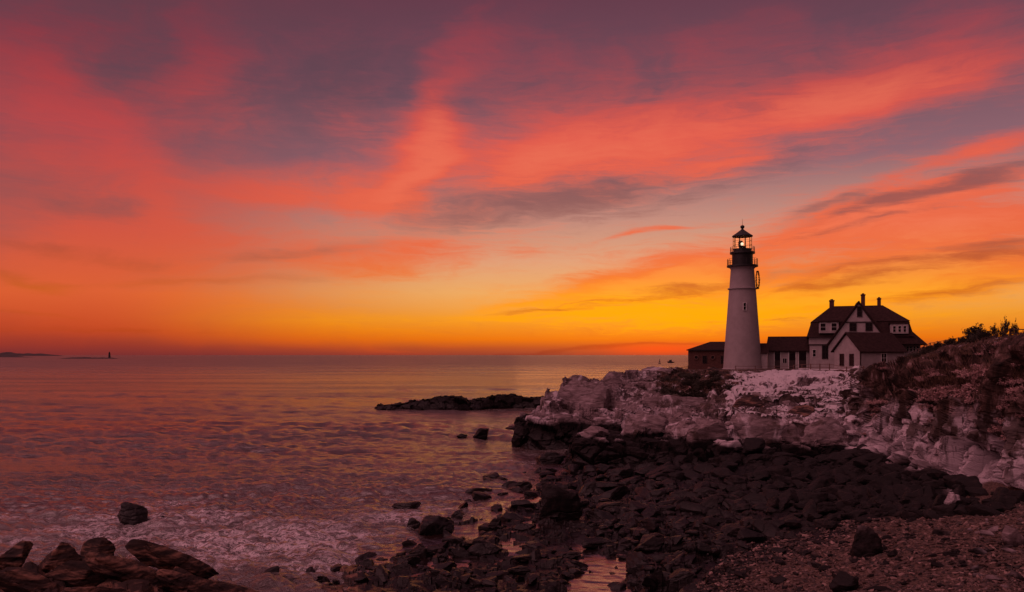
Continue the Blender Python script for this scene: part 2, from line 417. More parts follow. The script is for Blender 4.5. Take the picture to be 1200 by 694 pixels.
def fbm(x, y, z, octaves=4, seed=0, gain=0.5):
    r, a, f = 0, 1.0, 1.0
    for o in range(octaves):
        r = r + a * vnoise(x * f, y * f, z * f, seed + o * 17)
        a *= gain; f *= 2.03
    return r

def facets(x, y, z, seed=0):
    """broken-rock relief: every cell of a jittered lattice is its own tilted plane. returns (height -1..1, edge distance)"""
    ix, iy, iz = np.floor(x), np.floor(y), np.floor(z)
    best = np.full(x.shape, 1e9, np.float32); sec = best.copy(); val = np.zeros(x.shape, np.float32)
    for a in (-1, 0, 1):
        for b_ in (-1, 0, 1):
            for c in (-1, 0, 1):
                jx, jy, jz = ix + a, iy + b_, iz + c
                rx = x - (jx + 0.1 + 0.8 * h01(jx, jy, jz, seed)); ry = y - (jy + 0.1 + 0.8 * h01(jx, jy, jz, seed + 1)); rz = z - (jz + 0.1 + 0.8 * h01(jx, jy, jz, seed + 2))
                dd = rx * rx + ry * ry + rz * rz
                o = h01(jx, jy, jz, seed + 3) * 2 - 1
                tx = h01(jx, jy, jz, seed + 4) * 2 - 1; ty = h01(jx, jy, jz, seed + 5) * 2 - 1; tz = h01(jx, jy, jz, seed + 6) * 2 - 1
                v_ = o * 0.7 + (tx * rx + ty * ry + tz * rz) * 1.2
                m_ = dd < best
                sec = np.where(m_, best, np.minimum(sec, dd))
                val = np.where(m_, v_, val)
                best = np.where(m_, dd, best)
    return val, np.sqrt(sec) - np.sqrt(best)

def sstep(a, b_, x):
    q = np.clip((x - a) / (b_ - a), 0, 1)
    return q * q * (3 - 2 * q)

# ------------------------------------------------------------------ mesh helpers
def big_mesh(name, verts, faces, material, attrs=None, smooth=False):
    me = bpy.data.meshes.new(name)
    verts = np.asarray(verts, np.float32); faces = np.asarray(faces, np.int32)
    k = faces.shape[1]
    me.vertices.add(len(verts)); me.vertices.foreach_set('co', verts.ravel())
    me.loops.add(faces.size); me.loops.foreach_set('vertex_index', faces.ravel())
    me.polygons.add(len(faces))
    me.polygons.foreach_set('loop_start', np.arange(0, faces.size, k, dtype=np.int32))
    me.polygons.foreach_set('use_smooth', np.full(len(faces), smooth))
    me.update(calc_edges=True)
    for kx, v_ in (attrs or {}).items():
        at = me.attributes.new(kx, 'FLOAT', 'POINT')
        at.data.foreach_set('value', np.asarray(v_, np.float32).ravel())
    me.materials.append(MATS[material])
    ob = bpy.data.objects.new(name, me)
    COL.objects.link(ob)
    return ob

def grid_faces(nr, nc):
    i = np.arange(nr - 1)[:, None] * nc + np.arange(nc - 1)[None, :]
    return np.stack([i, i + 1, i + 1 + nc, i + nc], -1).reshape(-1, 4)

def tag(o, label=None, cat=None, group=None, kind=None):
    if label: o['label'] = label
    if cat: o['category'] = cat
    if group: o['group'] = group
    if kind: o['kind'] = kind
    return o

# ------------------------------------------------------------------ terrain
def p(Y, py):
    return (Y, EYE - (py - HOR) * Y / F)
deepK = lambda: [(66, -1.5), (70, -2), (76, -2.4), (82, -2.6), (88, -2.8), (94, -3), (102, -3), (112, -3), (125, -3), (150, -3), (190, -3)]
def left(crest_z, beyond=-0.8):
    return [(14, 2.2), (26, crest_z - .38), (29.5, beyond), (45, -1.6), (58, -2.2)] + [(62, -2.4)] + deepK()[1:]
PR = {
 -600: left(3.2), 0: left(2.45), 28: left(2.5), 60: left(2.65), 100: left(2.3), 135: left(2.75), 166: left(2.75), 190: left(2.6), 215: left(2.3),
 240: left(1.95), 285: left(1.75), 310: left(1.35), 340: left(0.7, -.5),
 380: [(14, 3.0), (26, .45), (33, -.25), (45, -1.3), (58, -2), (62, -2.3)] + deepK()[1:],
 440: [(14, 3.0), (26, .45), (33, -.05), (45, -.9), (58, -2), (62, -2.2)] + deepK()[1:],
 520: [(14, 3.0), (26, .5), (33, .12), (45, -.5), (58, -1.6), (62, -2)] + deepK()[1:],
 598: [(14, 3.0), (26, .5), (33, .15), (45, -.1), (58, -.7), (61, -1), (66, -1.4), (70, -1.6), (76, -2), (80, -2.2), (84, -2.4), (88, -2.5), (94, -2.8), (102, -3), (112, -3), (150, -3)],
 605: [(14, 3.0), (26, .5), (33, .15), (45, -.05), (58, -.6), (61, -.8), (66, -1.0), (70, -1.0), (77.6, -1.0), (78.6, 2.0), (84, 2.3), (88, 1.6), (94, -1), (105, -3), (115, -3), (140, -3)],
 620: [(14, 3.0), (26, .5), (33, .16), (45, .02), (58, -.4), (61, -.6), (66, -.8), (70, -.9), (75.8, -1), (77, 2.4), p(83, 486), (89, 2.3), (95, -.8), (105, -3), (115, -3), (140, -3)],
 634: [(14, 3.0), (26, .5), (33, .17), (45, .08), (58, -.1), (61, -.4), (66, -.6), (70, -.8), (75, -1), (76.4, 2.6), p(83, 479), (89, 3.0), (96, -.6), (105, -3), (115, -3), (140, -3)],
 641: [(14, 3.0), (26, .5), (33, .17), (45, .1), (58, 0), (61, -.3), (66, -.5), (70, -.8), (74.8, -1), (76.4, 2.8), p(83, 458), (90, 4.9), (98, -.5), (105, -3), (115, -3), (140, -3)],
 657: [(14, 3.0), (26, .5), (33, .18), (45, .13), (58, .05), (61, -.2), (66, -.4), (70, -.7), (74.6, -.8), (76.2, 2.7), p(83, 468), p(90, 461), (99, 3.5), (108, -1), (118, -3), (140, -3)],
 662: [(14, 3.0), (26, .5), (33, .18), (45, .14), (58, .08), (61, -.1), (66, -.2), (70, -.5), (74.6, -.5), (76.2, 2.6), p(84, 470), p(92, 446), (101, 5), (110, -1), (120, -3), (140, -3)],
 667: [(14, 3.0), (26, .0), (33, -.1), (45, .15), (58, .1), (61.4, .1), (62.6, .9), (70, .5), (75, .4), (76.4, 2.6), p(84, 470), p(92, 443), (101, 5.4), (111, -1), (121, -3), (140, -3)],
 674: [(14, 3.0), (26, -.05), (33, -.14), (45, .16), (58, .15), (61.2, .3), p(62.6, 514), p(67, 508), (75.3, .9), (76.6, 2.6), p(84, 472), p(92, 442), (102, 6), (112, -1), (122, -3), (140, -3)],
 684: [(14, 3.0), (26, -.05), (33, -.14), (45, .18), (58, .25), (60.8, .4), p(62.4, 512), p(67, 500), (75.3, .9), (76.6, 2.7), p(84, 470), p(92, 443), (102, 6), (112, -1), (122, -3), (140, -3)],
 700: [(14, 3.0), (26, -.05), (33, -.14), (45, .2), (58, .3), (60.4, .5), p(62.4, 513), p(67, 500), (75.3, 1.0), (76.6, 2.8), p(85, 468), p(93, 450), (103, 5.2), (114, -1), (124, -3), (140, -3)],
 713: [(14, 3.0), (26, .02), (33, -.1), (45, .25), (58, .35), (60.2, .5), p(62.3, 514), p(67, 508), (75, 1.2), (76.8, 2.8), p(86, 466), p(94, 451), (105, 5.2), (116, 0), (126, -3), (142, -3)],
 718: [(14, 3.0), (26, .02), (33, -.1), (45, .25), (58, .4), (60.1, .6), p(62.2, 516), p(67, 512), (74.6, 1.6), (77, 2.8), p(87, 466), p(96, 450), p(107, 438), (118, 3), (128, -1), (145, -3)],
 735: [(14, 3.0), (26, .0), (33, -.1), (45, .3), (58, .4), (60, .6), p(62.4, 517), p(67, 509), (73, 2.2), (78, 3.2), p(90, 465), p(98, 448), p(110, 435), (124, 4), (135, -1), (150, -3)],
 755: [(14, 3.0), (26, .4), (33, .25), (45, .4), (58, .6), (59.6, .8), p(61.8, 520), p(66, 508), (73, 3.0), (80, 3.6), p(90, 464), p(99, 450), p(111, 438), (130, 4.6), (145, -1), (160, -3)],
 790: [(14, 3.0), (26, .6), (33, .5), (45, .6), (58, .9), (59, 1.1), p(61, 520), p(65, 502), p(72, 487), p(80, 475), p(92, 459), p(104, 446), p(118, 434), (150, 5.9), (168, -1), (185, -3)],
 850: [(14, 3.0), (26, .8), (33, .75), (45, .9), (56, 1.3), (57.5, 1.5), p(59, 523), p(62, 496), p(71, 482), p(80, 468), p(90, 455), p(99, 442), (125, 6.6), (155, 6.5), (175, -1), (190, -3)],
 900: [(14, 3.0), (26, 1.0), (33, 1.0), (45, 1.1), (55, 1.5), (57, 1.7), p(58.7, 524), p(62, 496), p(70, 477), p(79, 462), p(86, 449), p(95, 440), (120, 6.65), (160, 6.5), (185, -1), (200, -3)],
 935: [(14, 3.0), (26, 1.1), (33, 1.15), (45, 1.25), (55, 1.6), (57, 1.8), p(58.7, 522), p(62, 494), p(70, 475), p(78, 458), p(86, 442), p(95, 434), (116, 6.6), (165, 6.5), (195, 0), (210, -3)],
 965: [(14, 3.0), (26, 1.25), (33, 1.3), (45, 1.4), (55, 1.7), (57, 1.9), p(58.6, 521), p(62, 495), p(70, 473), p(78, 457), p(86, 443), p(94, 438), (112, 6.5), (170, 6.6), (205, 2), (230, -3)],
 990: [(14, 3.0), (26, 1.4), (33, 1.45), (45, 1.6), (54, 1.8), (56.6, 2.0), p(58.3, 518), p(62, 495), p(68, 475), p(75, 459), p(84, 446), p(92, 441), (112, 6.45), (170, 6.8), (220, 4), (260, -3)],
 1003: [(14, 3.0), (26, 1.5), (33, 1.55), (45, 1.75), (52, 2.0), (55, 2.1), p(56.5, 518), p(60, 496), p(64, 474), p(68, 452), p(76, 440), p(90, 441), (112, 6.5), (170, 7.2), (230, 7), (280, -3)],
 1018: [(14, 3.0), (26, 1.6), (33, 1.65), (43, 1.85), (50, 2.1), (53, 2.2), p(54.3, 520), p(57, 496), p(60, 470), p(63, 450), p(69, 441), (86, 6.5), (112, 6.5), (170, 7.6), (230, 8), (290, 8)],
 1040: [(14, 3.0), (26, 1.7), (33, 1.75), (41, 1.95), (47, 2.2), (50, 2.4), p(51.2, 520), p(53, 496), p(57, 468), p(62, 448), p(69, 440), (84, 6.7), (112, 6.5), (170, 8.4), (230, 9.5), (290, 9.5)],
 1070: [(14, 3.1), (26, 1.9), (32, 1.9), (39, 2.1), (44, 2.3), (46.6, 2.5), p(47.8, 520), p(50, 488), p(53, 462), p(57, 442), p(65, 432), p(78, 426), p(115, 420), (170, 9.8), (230, 10.2), (290, 10)],
 1088: [(14, 3.2), (26, 2.0), (32, 2.1), (38, 2.2), (42.5, 2.4), (45, 2.6), p(46.2, 518), p(48.5, 485), p(51.5, 458), p(55, 436), p(63, 426), p(78, 419), p(115, 411), p(160, 407), (230, 10.5), (290, 10)],
 1120: [(14, 3.3), (26, 2.1), (31, 2.2), (36, 2.3), (40, 2.55), (42.6, 2.7), p(43.6, 520), p(46, 482), p(48.5, 452), p(51.5, 430), p(57, 420), p(70, 412), p(95, 405), p(140, 403), (220, 10.8), (290, 10)],
 1150: [(14, 3.4), (26, 2.25), (30, 2.35), (34, 2.5), (37.5, 2.65), (40.2, 2.85), p(41, 524), p(43, 482), p(45, 450), p(47.5, 428), p(51, 416), p(58, 405), p(72, 398), (110, 10.6), (200, 10.5), (290, 10)],
 1180: [(14, 3.5), (26, 2.35), (29, 2.45), (32, 2.6), (35, 2.8), (37.6, 2.95), p(38.3, 530), p(40, 482), p(41.8, 446), p(43.8, 420), p(47, 406), p(53, 397), p(66, 396), (110, 10.6), (200, 10.5), (290, 10)],
 1200: [(14, 3.6), (24, 2.4), (27.5, 2.5), (30.5, 2.7), (33, 2.85), (35.6, 3.0), p(36.2, 532), p(37.8, 480), p(39.4, 444), p(41.2, 418), p(45, 404), p(51, 396), p(64, 395), (110, 10.6), (200, 10.5), (290, 10)],
 1300: [(12, 4.0), (20, 3.0), (23, 3.0), (25.5, 3.1), (27.6, 3.2), (29.8, 3.3), (30.4, 4.6), (31.8, 6.4), (33.2, 8.0), (35, 9.1), (38.5, 9.8), (46, 10.2), (60, 10.5), (110, 10.8), (200, 10.5), (290, 10)],
 1900: [(4, 6.5), (8, 5.5), (9.5, 5.6), (10.8, 5.7), (12, 5.8), (13, 5.9), (13.5, 6.6), (14.5, 7.8), (15.5, 8.8), (17, 9.6), (20, 10.2), (27, 10.4), (45, 10.8), (110, 11), (200, 10.5), (290, 10)],
}
for q in list(PR):       # the right hand cliff stands steep: its face keeps its outline but is pulled upright
    if q >= 1018:
        rows = PR[q]; y6 = rows[6][0]
        for i_ in (7, 8, 9):
            Yo, Zo = rows[i_]; Yn = y6 + (Yo - y6) * .5
            rows[i_] = (Yn, EYE - (EYE - Zo) / Yo * Yn)
KEYS = sorted(PR)
assert all(len(v) == 16 for v in PR.values()), [(k, len(v)) for k, v in PR.items() if len(v) != 16]
NK = 2 + 16 + 1
def prof(px):
    px = np.atleast_1d(px).astype(np.float64)
    Yk = np.zeros((len(px), NK)); Zk = np.zeros((len(px), NK))
    for k in range(NK):
        if k == 0: ys = [0.5] * len(KEYS); zs = [7.0] * len(KEYS)
        elif k == 1: ys = [min(6, PR[q][0][0] * .6) for q in KEYS]; zs = [6.4] * len(KEYS)
        elif k == NK - 1: ys = [340] * len(KEYS); zs = [(-3 if q < 1010 else 8.0) for q in KEYS]
        else: ys = [PR[q][k - 2][0] for q in KEYS]; zs = [PR[q][k - 2][1] for q in KEYS]
        Yk[:, k] = np.interp(px, KEYS, ys); Zk[:, k] = np.interp(px, KEYS, zs)
    return Yk, Zk
SEG = [4, 8, 22, 40, 56, 36, 16, 56, 36, 36, 52, 46, 40, 34, 30, 24, 14, 6]
T = np.concatenate([[i + j / n for j in range(n)] for i, n in enumerate(SEG)] + [[NK - 1]])
pxs = np.concatenate([np.arange(-500, -20, 8.0), np.arange(-20, 345, 1.6), np.arange(345, 590, 1.6), np.arange(590, 1215, 0.85), np.arange(1215, 1900, 6.0)])
Yk, Zk = prof(pxs)
ti = np.minimum(T.astype(int), NK - 2); tf = T - ti
Yg = Yk[:, ti] * (1 - tf) + Yk[:, ti + 1] * tf
# soften the joints of the height profile a little
Zg = Zk[:, ti] * (1 - tf) + Zk[:, ti + 1] * tf
Xg = (pxs[:, None] - 600) / F * Yg
PXg = np.repeat(pxs[:, None], len(T), 1)
Tg = np.repeat(T[None, :], len(pxs), 0)
x, y, z = Xg.astype(np.float32), Yg.astype(np.float32), Zg.astype(np.float32)
# craggy ledges: every block of the shelf breaks into flat tilted benches with steep risers
def cells2(x, y, seed):
    ix, iy = np.floor(x), np.floor(y); zz = np.zeros_like(ix)
    best = np.full(x.shape, 1e9); sec = best.copy()
    out = [np.zeros(x.shape) for _ in range(3)]
    for a in (-1, 0, 1):
        for b_ in (-1, 0, 1):
            jx, jy = ix + a, iy + b_
            rx = x - (jx + .1 + .8 * h01(jx, jy, zz, seed)); ry = y - (jy + .1 + .8 * h01(jx, jy, zz, seed + 1))
            dd = rx * rx + ry * ry
            o = h01(jx, jy, zz, seed + 2); tl = (h01(jx, jy, zz, seed + 3) - .5) * rx + (h01(jx, jy, zz, seed + 4) - .5) * ry
            m_ = dd < best
            sec = np.where(m_, best, np.minimum(sec, dd))
            for q, v_ in zip(out, (o, tl)): q[...] = np.where(m_, v_, q)
            best = np.where(m_, dd, best)
    return out[0], out[1], np.sqrt(sec) - np.sqrt(best)
def terrace(Z, X, Y, size, h, sharp, seed, dip=0.0):
    wx = .35 * fbm((X / size * .8).astype(np.float32), (Y / size * .8).astype(np.float32), np.zeros_like(X, np.float32), 3, seed + 9)
    o, tl, e = cells2(X / size + wx, Y / (size * .8) + wx, seed)
    q = (Z - dip * X) / h + o
    fl = np.floor(q); fr_ = q - fl
    st_ = fl + sstep(.5 - sharp, .5 + sharp, fr_)
    return (st_ - o) * h + dip * X + tl * h * 1.3 - .35 * h * (1 - sstep(0, .07, e))
craggy = sstep(7.3, 8.2, Tg) * (1 - sstep(985, 1030, PXg)) * (1 - sstep(13.0, 14.0, Tg) * sstep(770, 830, PXg)) * (PXg > 590)
craggy = craggy * (1 - .85 * np.exp(-(((PXg - 930) / 55) ** 2 + ((Yg - 92) / 11) ** 2)))
Z1 = terrace(Zg, Xg, Yg, 5.5, 1.9, .13, 401, -0.10)
Z2 = terrace(Zg * .3 + Z1 * .7, Xg, Yg, 2.1, .62, .16, 411, -0.16)
lowz = sstep(.4, 1.4, Zg)
Zg = Zg + craggy * lowz * (np.clip(.25 * Zg + .25 * Z1 + .5 * Z2 - Zg, -1.3, .95))
z = Zg.astype(np.float32)
# base normals
def normals(X, Y, Z):
    ax = np.gradient(X, axis=0), np.gradient(Y, axis=0), np.gradient(Z, axis=0)
    bx = np.gradient(X, axis=1), np.gradient(Y, axis=1), np.gradient(Z, axis=1)
    nx = ax[1] * bx[2] - ax[2] * bx[1]; ny = ax[2] * bx[0] - ax[0] * bx[2]; nz = ax[0] * bx[1] - ax[1] * bx[0]
    l = np.sqrt(nx * nx + ny * ny + nz * nz) + 1e-9
    return nx / l, ny / l, nz / l
nx, ny, nz = normals(x, y, z)
rightc = sstep(985, 1040, PXg)                         # the vegetated cliff on the right
rocky = sstep(6.7, 7.2, Tg) * (1 - sstep(13.4, 14.2, Tg) * sstep(770, 830, PXg))
# plateau and turf kept smooth, except the seaward tip which is bare rock
plate = sstep(13.6, 14.0, Tg) * sstep(760, 820, PXg)
platR = sstep(11.3, 12.6, Tg) * rightc
outc = (PXg < 345) * sstep(2.3, 3.0, Tg) * (1 - sstep(3.9, 4.4, Tg))
beach = (1 - rocky) * (PXg > 345) * sstep(2.5, 3.0, Tg) * (1 - plate)
amp = np.maximum(rocky * (1 - platR * 0.85) * (1 - plate), outc * 0.3)
# tilted slabs: rotate the sampling frame so bedding dips to the right
ca_, sa_ = math.cos(R(-16)), math.sin(R(-16))
xr = x * ca_ + z * sa_; zr = -x * sa_ + z * ca_
vs = 1 - 0.72 * rightc
def blend2(fa, fb):
    return fa[0] * (1 - rightc) + fb[0] * rightc, fa[1] * (1 - rightc) + fb[1] * rightc
wob = .3 * fbm(x / 2, y / 2, z / 2, 2, 5)
f1, e1 = blend2(facets(xr / 6.0, y / 5.0, zr / 2.8, 11), facets(x / 2.9 + wob, y / 3.6, z / 9.0, 12))
f2, e2 = blend2(facets(xr / 2.6 + wob, y / 2.4, zr / 1.2, 23), facets(x / 1.15 + wob, y / 1.6, z / 3.2, 24))
f3, e3 = facets(xr / 0.72, y / 0.7, zr / 0.40, 37)
n1 = fbm(x / 3.1, y / 3.1, z / 2.4, 4, 51)
n2 = fbm(x / 0.6, y / 0.6, z / 0.5, 3, 61)
g1 = -0.9 * (1 - sstep(0, .13, e1)); g2 = -0.36 * (1 - sstep(0, .13, e2))
amp = amp * (1 - .62 * craggy) * (1 - .8 * np.exp(-(((PXg - 930) / 45) ** 2 + ((Yg - 94) / 9) ** 2)))
disp = amp * (0.78 * f1 + 0.36 * f2 + (0.06 + .04 * rightc) * f3 + 0.14 * n1 + 0.04 * n2 + g1 + g2) * (1 + 0.85 * rightc) * (1 - .65 * sstep(11.6, 13.2, Tg) * sstep(850, 900, PXg))
# keep the waterline and skylines from drifting: displacement scaled by nearness
disp *= np.clip(0.55 + (y - 35) / 60.0, 0.55, 1.15) * np.where(outc > 0.05, 0.9, 1.0)
disp = disp + beach * (0.07 * n2 + 0.16 * n1 + (0.16 * np.maximum(f3, -.4) + 0.14 * f2) * (1 - sstep(840, 960, PXg + (45 - Yg) * 0)))
so, eo = facets((x * .8 + y * .6) / 4.2, (-x * .6 + y * .8) / 1.5, z / 1.5 - x * .25, 131)
so2, eo2 = facets((x * .8 + y * .6) / 1.5, (-x * .6 + y * .8) / .5, z / .6, 133)
sc1 = (x * .42 + y * .9 + z * .6) / 1.15 + .55 * fbm(x / 2.4, y / 2.4, z * 0, 2, 141) + .5 * so
saw = (sc1 - np.floor(sc1)); saw = np.where(saw < .82, saw / .82, (1 - saw) / .18)
disp = disp + outc * (0.46 * (saw - .5) + .16 * so + .07 * so2 - .16 * (1 - sstep(0, .08, eo)))
disp = disp + plate * 0.10 * n1 + platR * 0.25 * n1
x = x + nx * disp; y = y + ny * disp; z = z + nz * disp
pit = sstep(.28, .42, fbm(x / 1.9, y / 1.3, z * 0, 3, 211)) * sstep(610, 660, PXg) * (1 - sstep(790, 850, PXg)) * (Yg < 42) * (Yg > 24) * beach
z = z * (1 - pit) + pit * np.minimum(z, -.12)          # hollows that hold tide pools
TX, TY, TZ = x, y, z
gravel = sstep(0, 1, (PXg - 830 - (33 - Yg) * 4) / 60) * (1 - sstep(36, 41, Yg + (1150 - PXg) * 0.03)) * (1 - rocky) * (PXg > 500)
vegA = rightc * sstep(5.0, 7.4, z + 0.8 * fbm(x / 2.5, y / 2.5, z, 3, 77)) * 0.95
vegA = np.maximum(vegA, plate * 0.9)
vegA = np.maximum(vegA, np.exp(-(((PXg - 815) / 40) ** 2 + ((Yg - 98) / 14) ** 2)) * 1.0)
vegA = np.maximum(vegA, 0.75 * sstep(4.4, 5.6, z) * (1 - rightc) * (PXg > 770) * (PXg < 880))
snowA = 0.38 * sstep(3.2, 4.4, z) * rocky + 0.25 * plate
snowA = snowA + 0.95 * np.exp(-(((PXg - 930) / 40) ** 2 + ((Yg - 94) / 8) ** 2)) + 0.35 * (1 - rightc) * (PXg > 850) * sstep(2.8, 3.8, z) * rocky
snowA = snowA - 0.3 * rightc + 0.25 * platR
lichA = 1.0 * sstep(3.4, 5.0, z) * sstep(740, 800, PXg) - 1.6 * np.exp(-(((PXg - 925) / 60) ** 2 + ((Yg - 92) / 14) ** 2)) - .5 * rightc
iceA = 1.2 * rightc * sstep(2.2, 3.0, z) * (1 - sstep(5.2, 6.8, z)) + 0.45 * (1 - rightc) * (1 - sstep(3.6, 5.0, z)) - 0.25
toneA = np.where(PXg < 420, 1.0, 0.0) * (Yg < 34)
vA = np.stack([x, y, z], -1).reshape(-1, 3)
ground = big_mesh('terrain', vA, grid_faces(len(pxs), len(T)), 'shore_rock',
                  {'veg': vegA, 'gravel': gravel, 'snow': snowA, 'tone': toneA, 'lichen': lichA, 'ice': iceA, 'rib': rightc}, smooth=False)
tag(ground, kind='structure')
ground.data.polygons.foreach_set('use_smooth', np.zeros(len(ground.data.polygons), bool))

def ground_z(X, Y):
    px = 600 + X / Y * F
    c = int(np.clip(np.searchsorted(pxs, px), 1, len(pxs) - 1))
    if abs(pxs[c - 1] - px) < abs(pxs[c] - px): c -= 1
    o = np.argsort(TY[c])
    return float(np.interp(Y, TY[c][o], TZ[c][o]))
def ground_at(px, py, ymin=12):
    """first ground or sea point under the line through a photo position"""
    Yk_, Zk_ = prof(px)
    Ys = np.concatenate([np.arange(ymin, 70, 0.25), np.arange(70, 200, 0.6)])
    Zs = np.maximum(np.interp(Ys, Yk_[0], Zk_[0]), -0.05)
    ray = EYE - (py - HOR) * Ys / F
    hit = np.nonzero(ray <= Zs)[0]
    if len(hit) == 0: return None
    Y = Ys[hit[0]]
    return (px - 600) / F * Y, Y

# ------------------------------------------------------------------ sea
pyr = np.concatenate([np.arange(900, 720, -12.0), np.arange(720, 470, -0.62), np.arange(470, 430, -0.5)])
Yw = np.concatenate([EYE * F / (pyr - HOR), [700, 850, 1100, 1500, 2200, 3500, 6000, 12000, 30000]])
pw = np.concatenate([np.arange(-1400, -40, 25.0), np.arange(-40, 860, 1.05), np.arange(860, 1240, 6), np.arange(1240, 2800, 60)])
WY = np.repeat(Yw[:, None], len(pw), 1); WX = (pw[None, :] - 600) / F * WY
rng = np.random.RandomState(3)
step = np.gradient(WY, axis=0)
WZ = np.zeros_like(WX); DX = np.zeros_like(WX)
shal = np.zeros_like(WX)
Ykw, Zkw = prof(pw)
for j in range(len(pw)):
    shal[:, j] = np.interp(Yw, Ykw[j], Zkw[j])
calm = sstep(-0.9, 0.0, shal) * (WY < 75) * (pw[None, :] > 420)
calm = np.maximum(calm, (WY < 45) * sstep(590, 640, pw[None, :] + 0 * WY))
for k in range(56):
    L = 0.45 * (1.055 ** k) * rng.uniform(.9, 1.1)
    th = R(rng.normal(-100, 34))          # rolling in towards the shore
    kx, ky = math.cos(th) * 2 * math.pi / L, math.sin(th) * 2 * math.pi / L
    a = 0.0200 * L ** 0.30 * rng.uniform(.5, 1.2)
    fade = np.clip(L / (np.abs(step) * 2.6) - 0.3, 0, 1)
    ph = kx * WX + ky * WY + rng.uniform(0, 6.28)
    s_ = np.sin(ph)
    WZ += a * fade * (s_ + 0.22 * np.cos(2 * ph))
    DX += a * fade * np.cos(ph) * 0.8
grp = 0.75 + 0.5 * fbm((WX / 16).astype(np.float32), (WY / 16).astype(np.float32), np.zeros_like(WX, np.float32), 2, 5)
for k in range(7):       # longer swell running in, crests nearly parallel to the horizon
    L = 6.5 * (1.16 ** k); th = R(-96 + rng.normal(0, 9))
    fade = np.clip(L / (np.abs(step) * 3.0) - 0.35, 0, 1)
    WZ += 0.035 * fade * np.sin(2 * math.pi / L * (math.cos(th) * WX + math.sin(th) * WY) + 1.3 * fbm((WX / 30).astype(np.float32), (WY / 30).astype(np.float32), np.zeros_like(WX, np.float32) + k, 2, 31) + k)
WZ = WZ * grp * (1 - 0.93 * calm)
WY2 = WY + DX * grp * (1 - calm)
WYF = WY + 5.5 * fbm((WX / 11).astype(np.float32), (WY / 11).astype(np.float32), np.zeros_like(WX, np.float32) + 3, 3, 19)
foam = sstep(-2.0, -0.4, shal) * (WY < 60) * 0.34
foam = foam + 0.40 * np.exp(-((WYF - 36.5) / 5.0) ** 2) * (1 - sstep(380, 500, pw[None, :] + 0 * WY)) + 0.26 * np.exp(-((WYF - 45) / 6.0) ** 2) * (1 - sstep(250, 400, pw[None, :] + 0 * WY))
WYF = WY + 5.5 * fbm((WX / 11).astype(np.float32), (WY / 11).astype(np.float32), np.zeros_like(WX, np.float32) + 3, 3, 19)
fnz = fbm((WX / 9).astype(np.float32), (WY / 4.5).astype(np.float32), np.zeros_like(WX, np.float32), 4, 15)
foam = (foam * (1 + .9 * fnz) + .16 * fnz * (WY < 70)) * (1 - 0.85 * calm)
foam = np.clip(foam, 0, 1)
# white water round the foot of the outer block and ledge
for (cx, cy, rr, aa) in ((630, 75, 7, .35), (560, 52, 6, .25), (645, 66, 5, .5), (95, 36, 5, .4), (200, 34, 6, .35)):
    xx = (cx - 600) / F * cy
    foam = np.maximum(foam, aa * np.exp(-(((WX - xx) / rr) ** 2 + ((WY - cy) / (rr * .5)) ** 2)))
vW = np.stack([WX, WY2, WZ], -1).reshape(-1, 3)
sea = big_mesh('sea', vW, grid_faces(len(Yw), len(pw))[:, ::-1], 'sea_water', {'foam': foam, 'calm': calm * 0.92}, smooth=True)
tag(sea, kind='structure')

# ================================================================== building helpers
def empty(name, loc, rz=0.0, label=None, cat=None, group=None):
    o = bpy.data.objects.new(name, None)
    COL.objects.link(o)
    o.empty_display_size = 0.2
    o.location = loc
    o.rotation_euler = (0, 0, rz)
    return tag(o, label, cat, group)

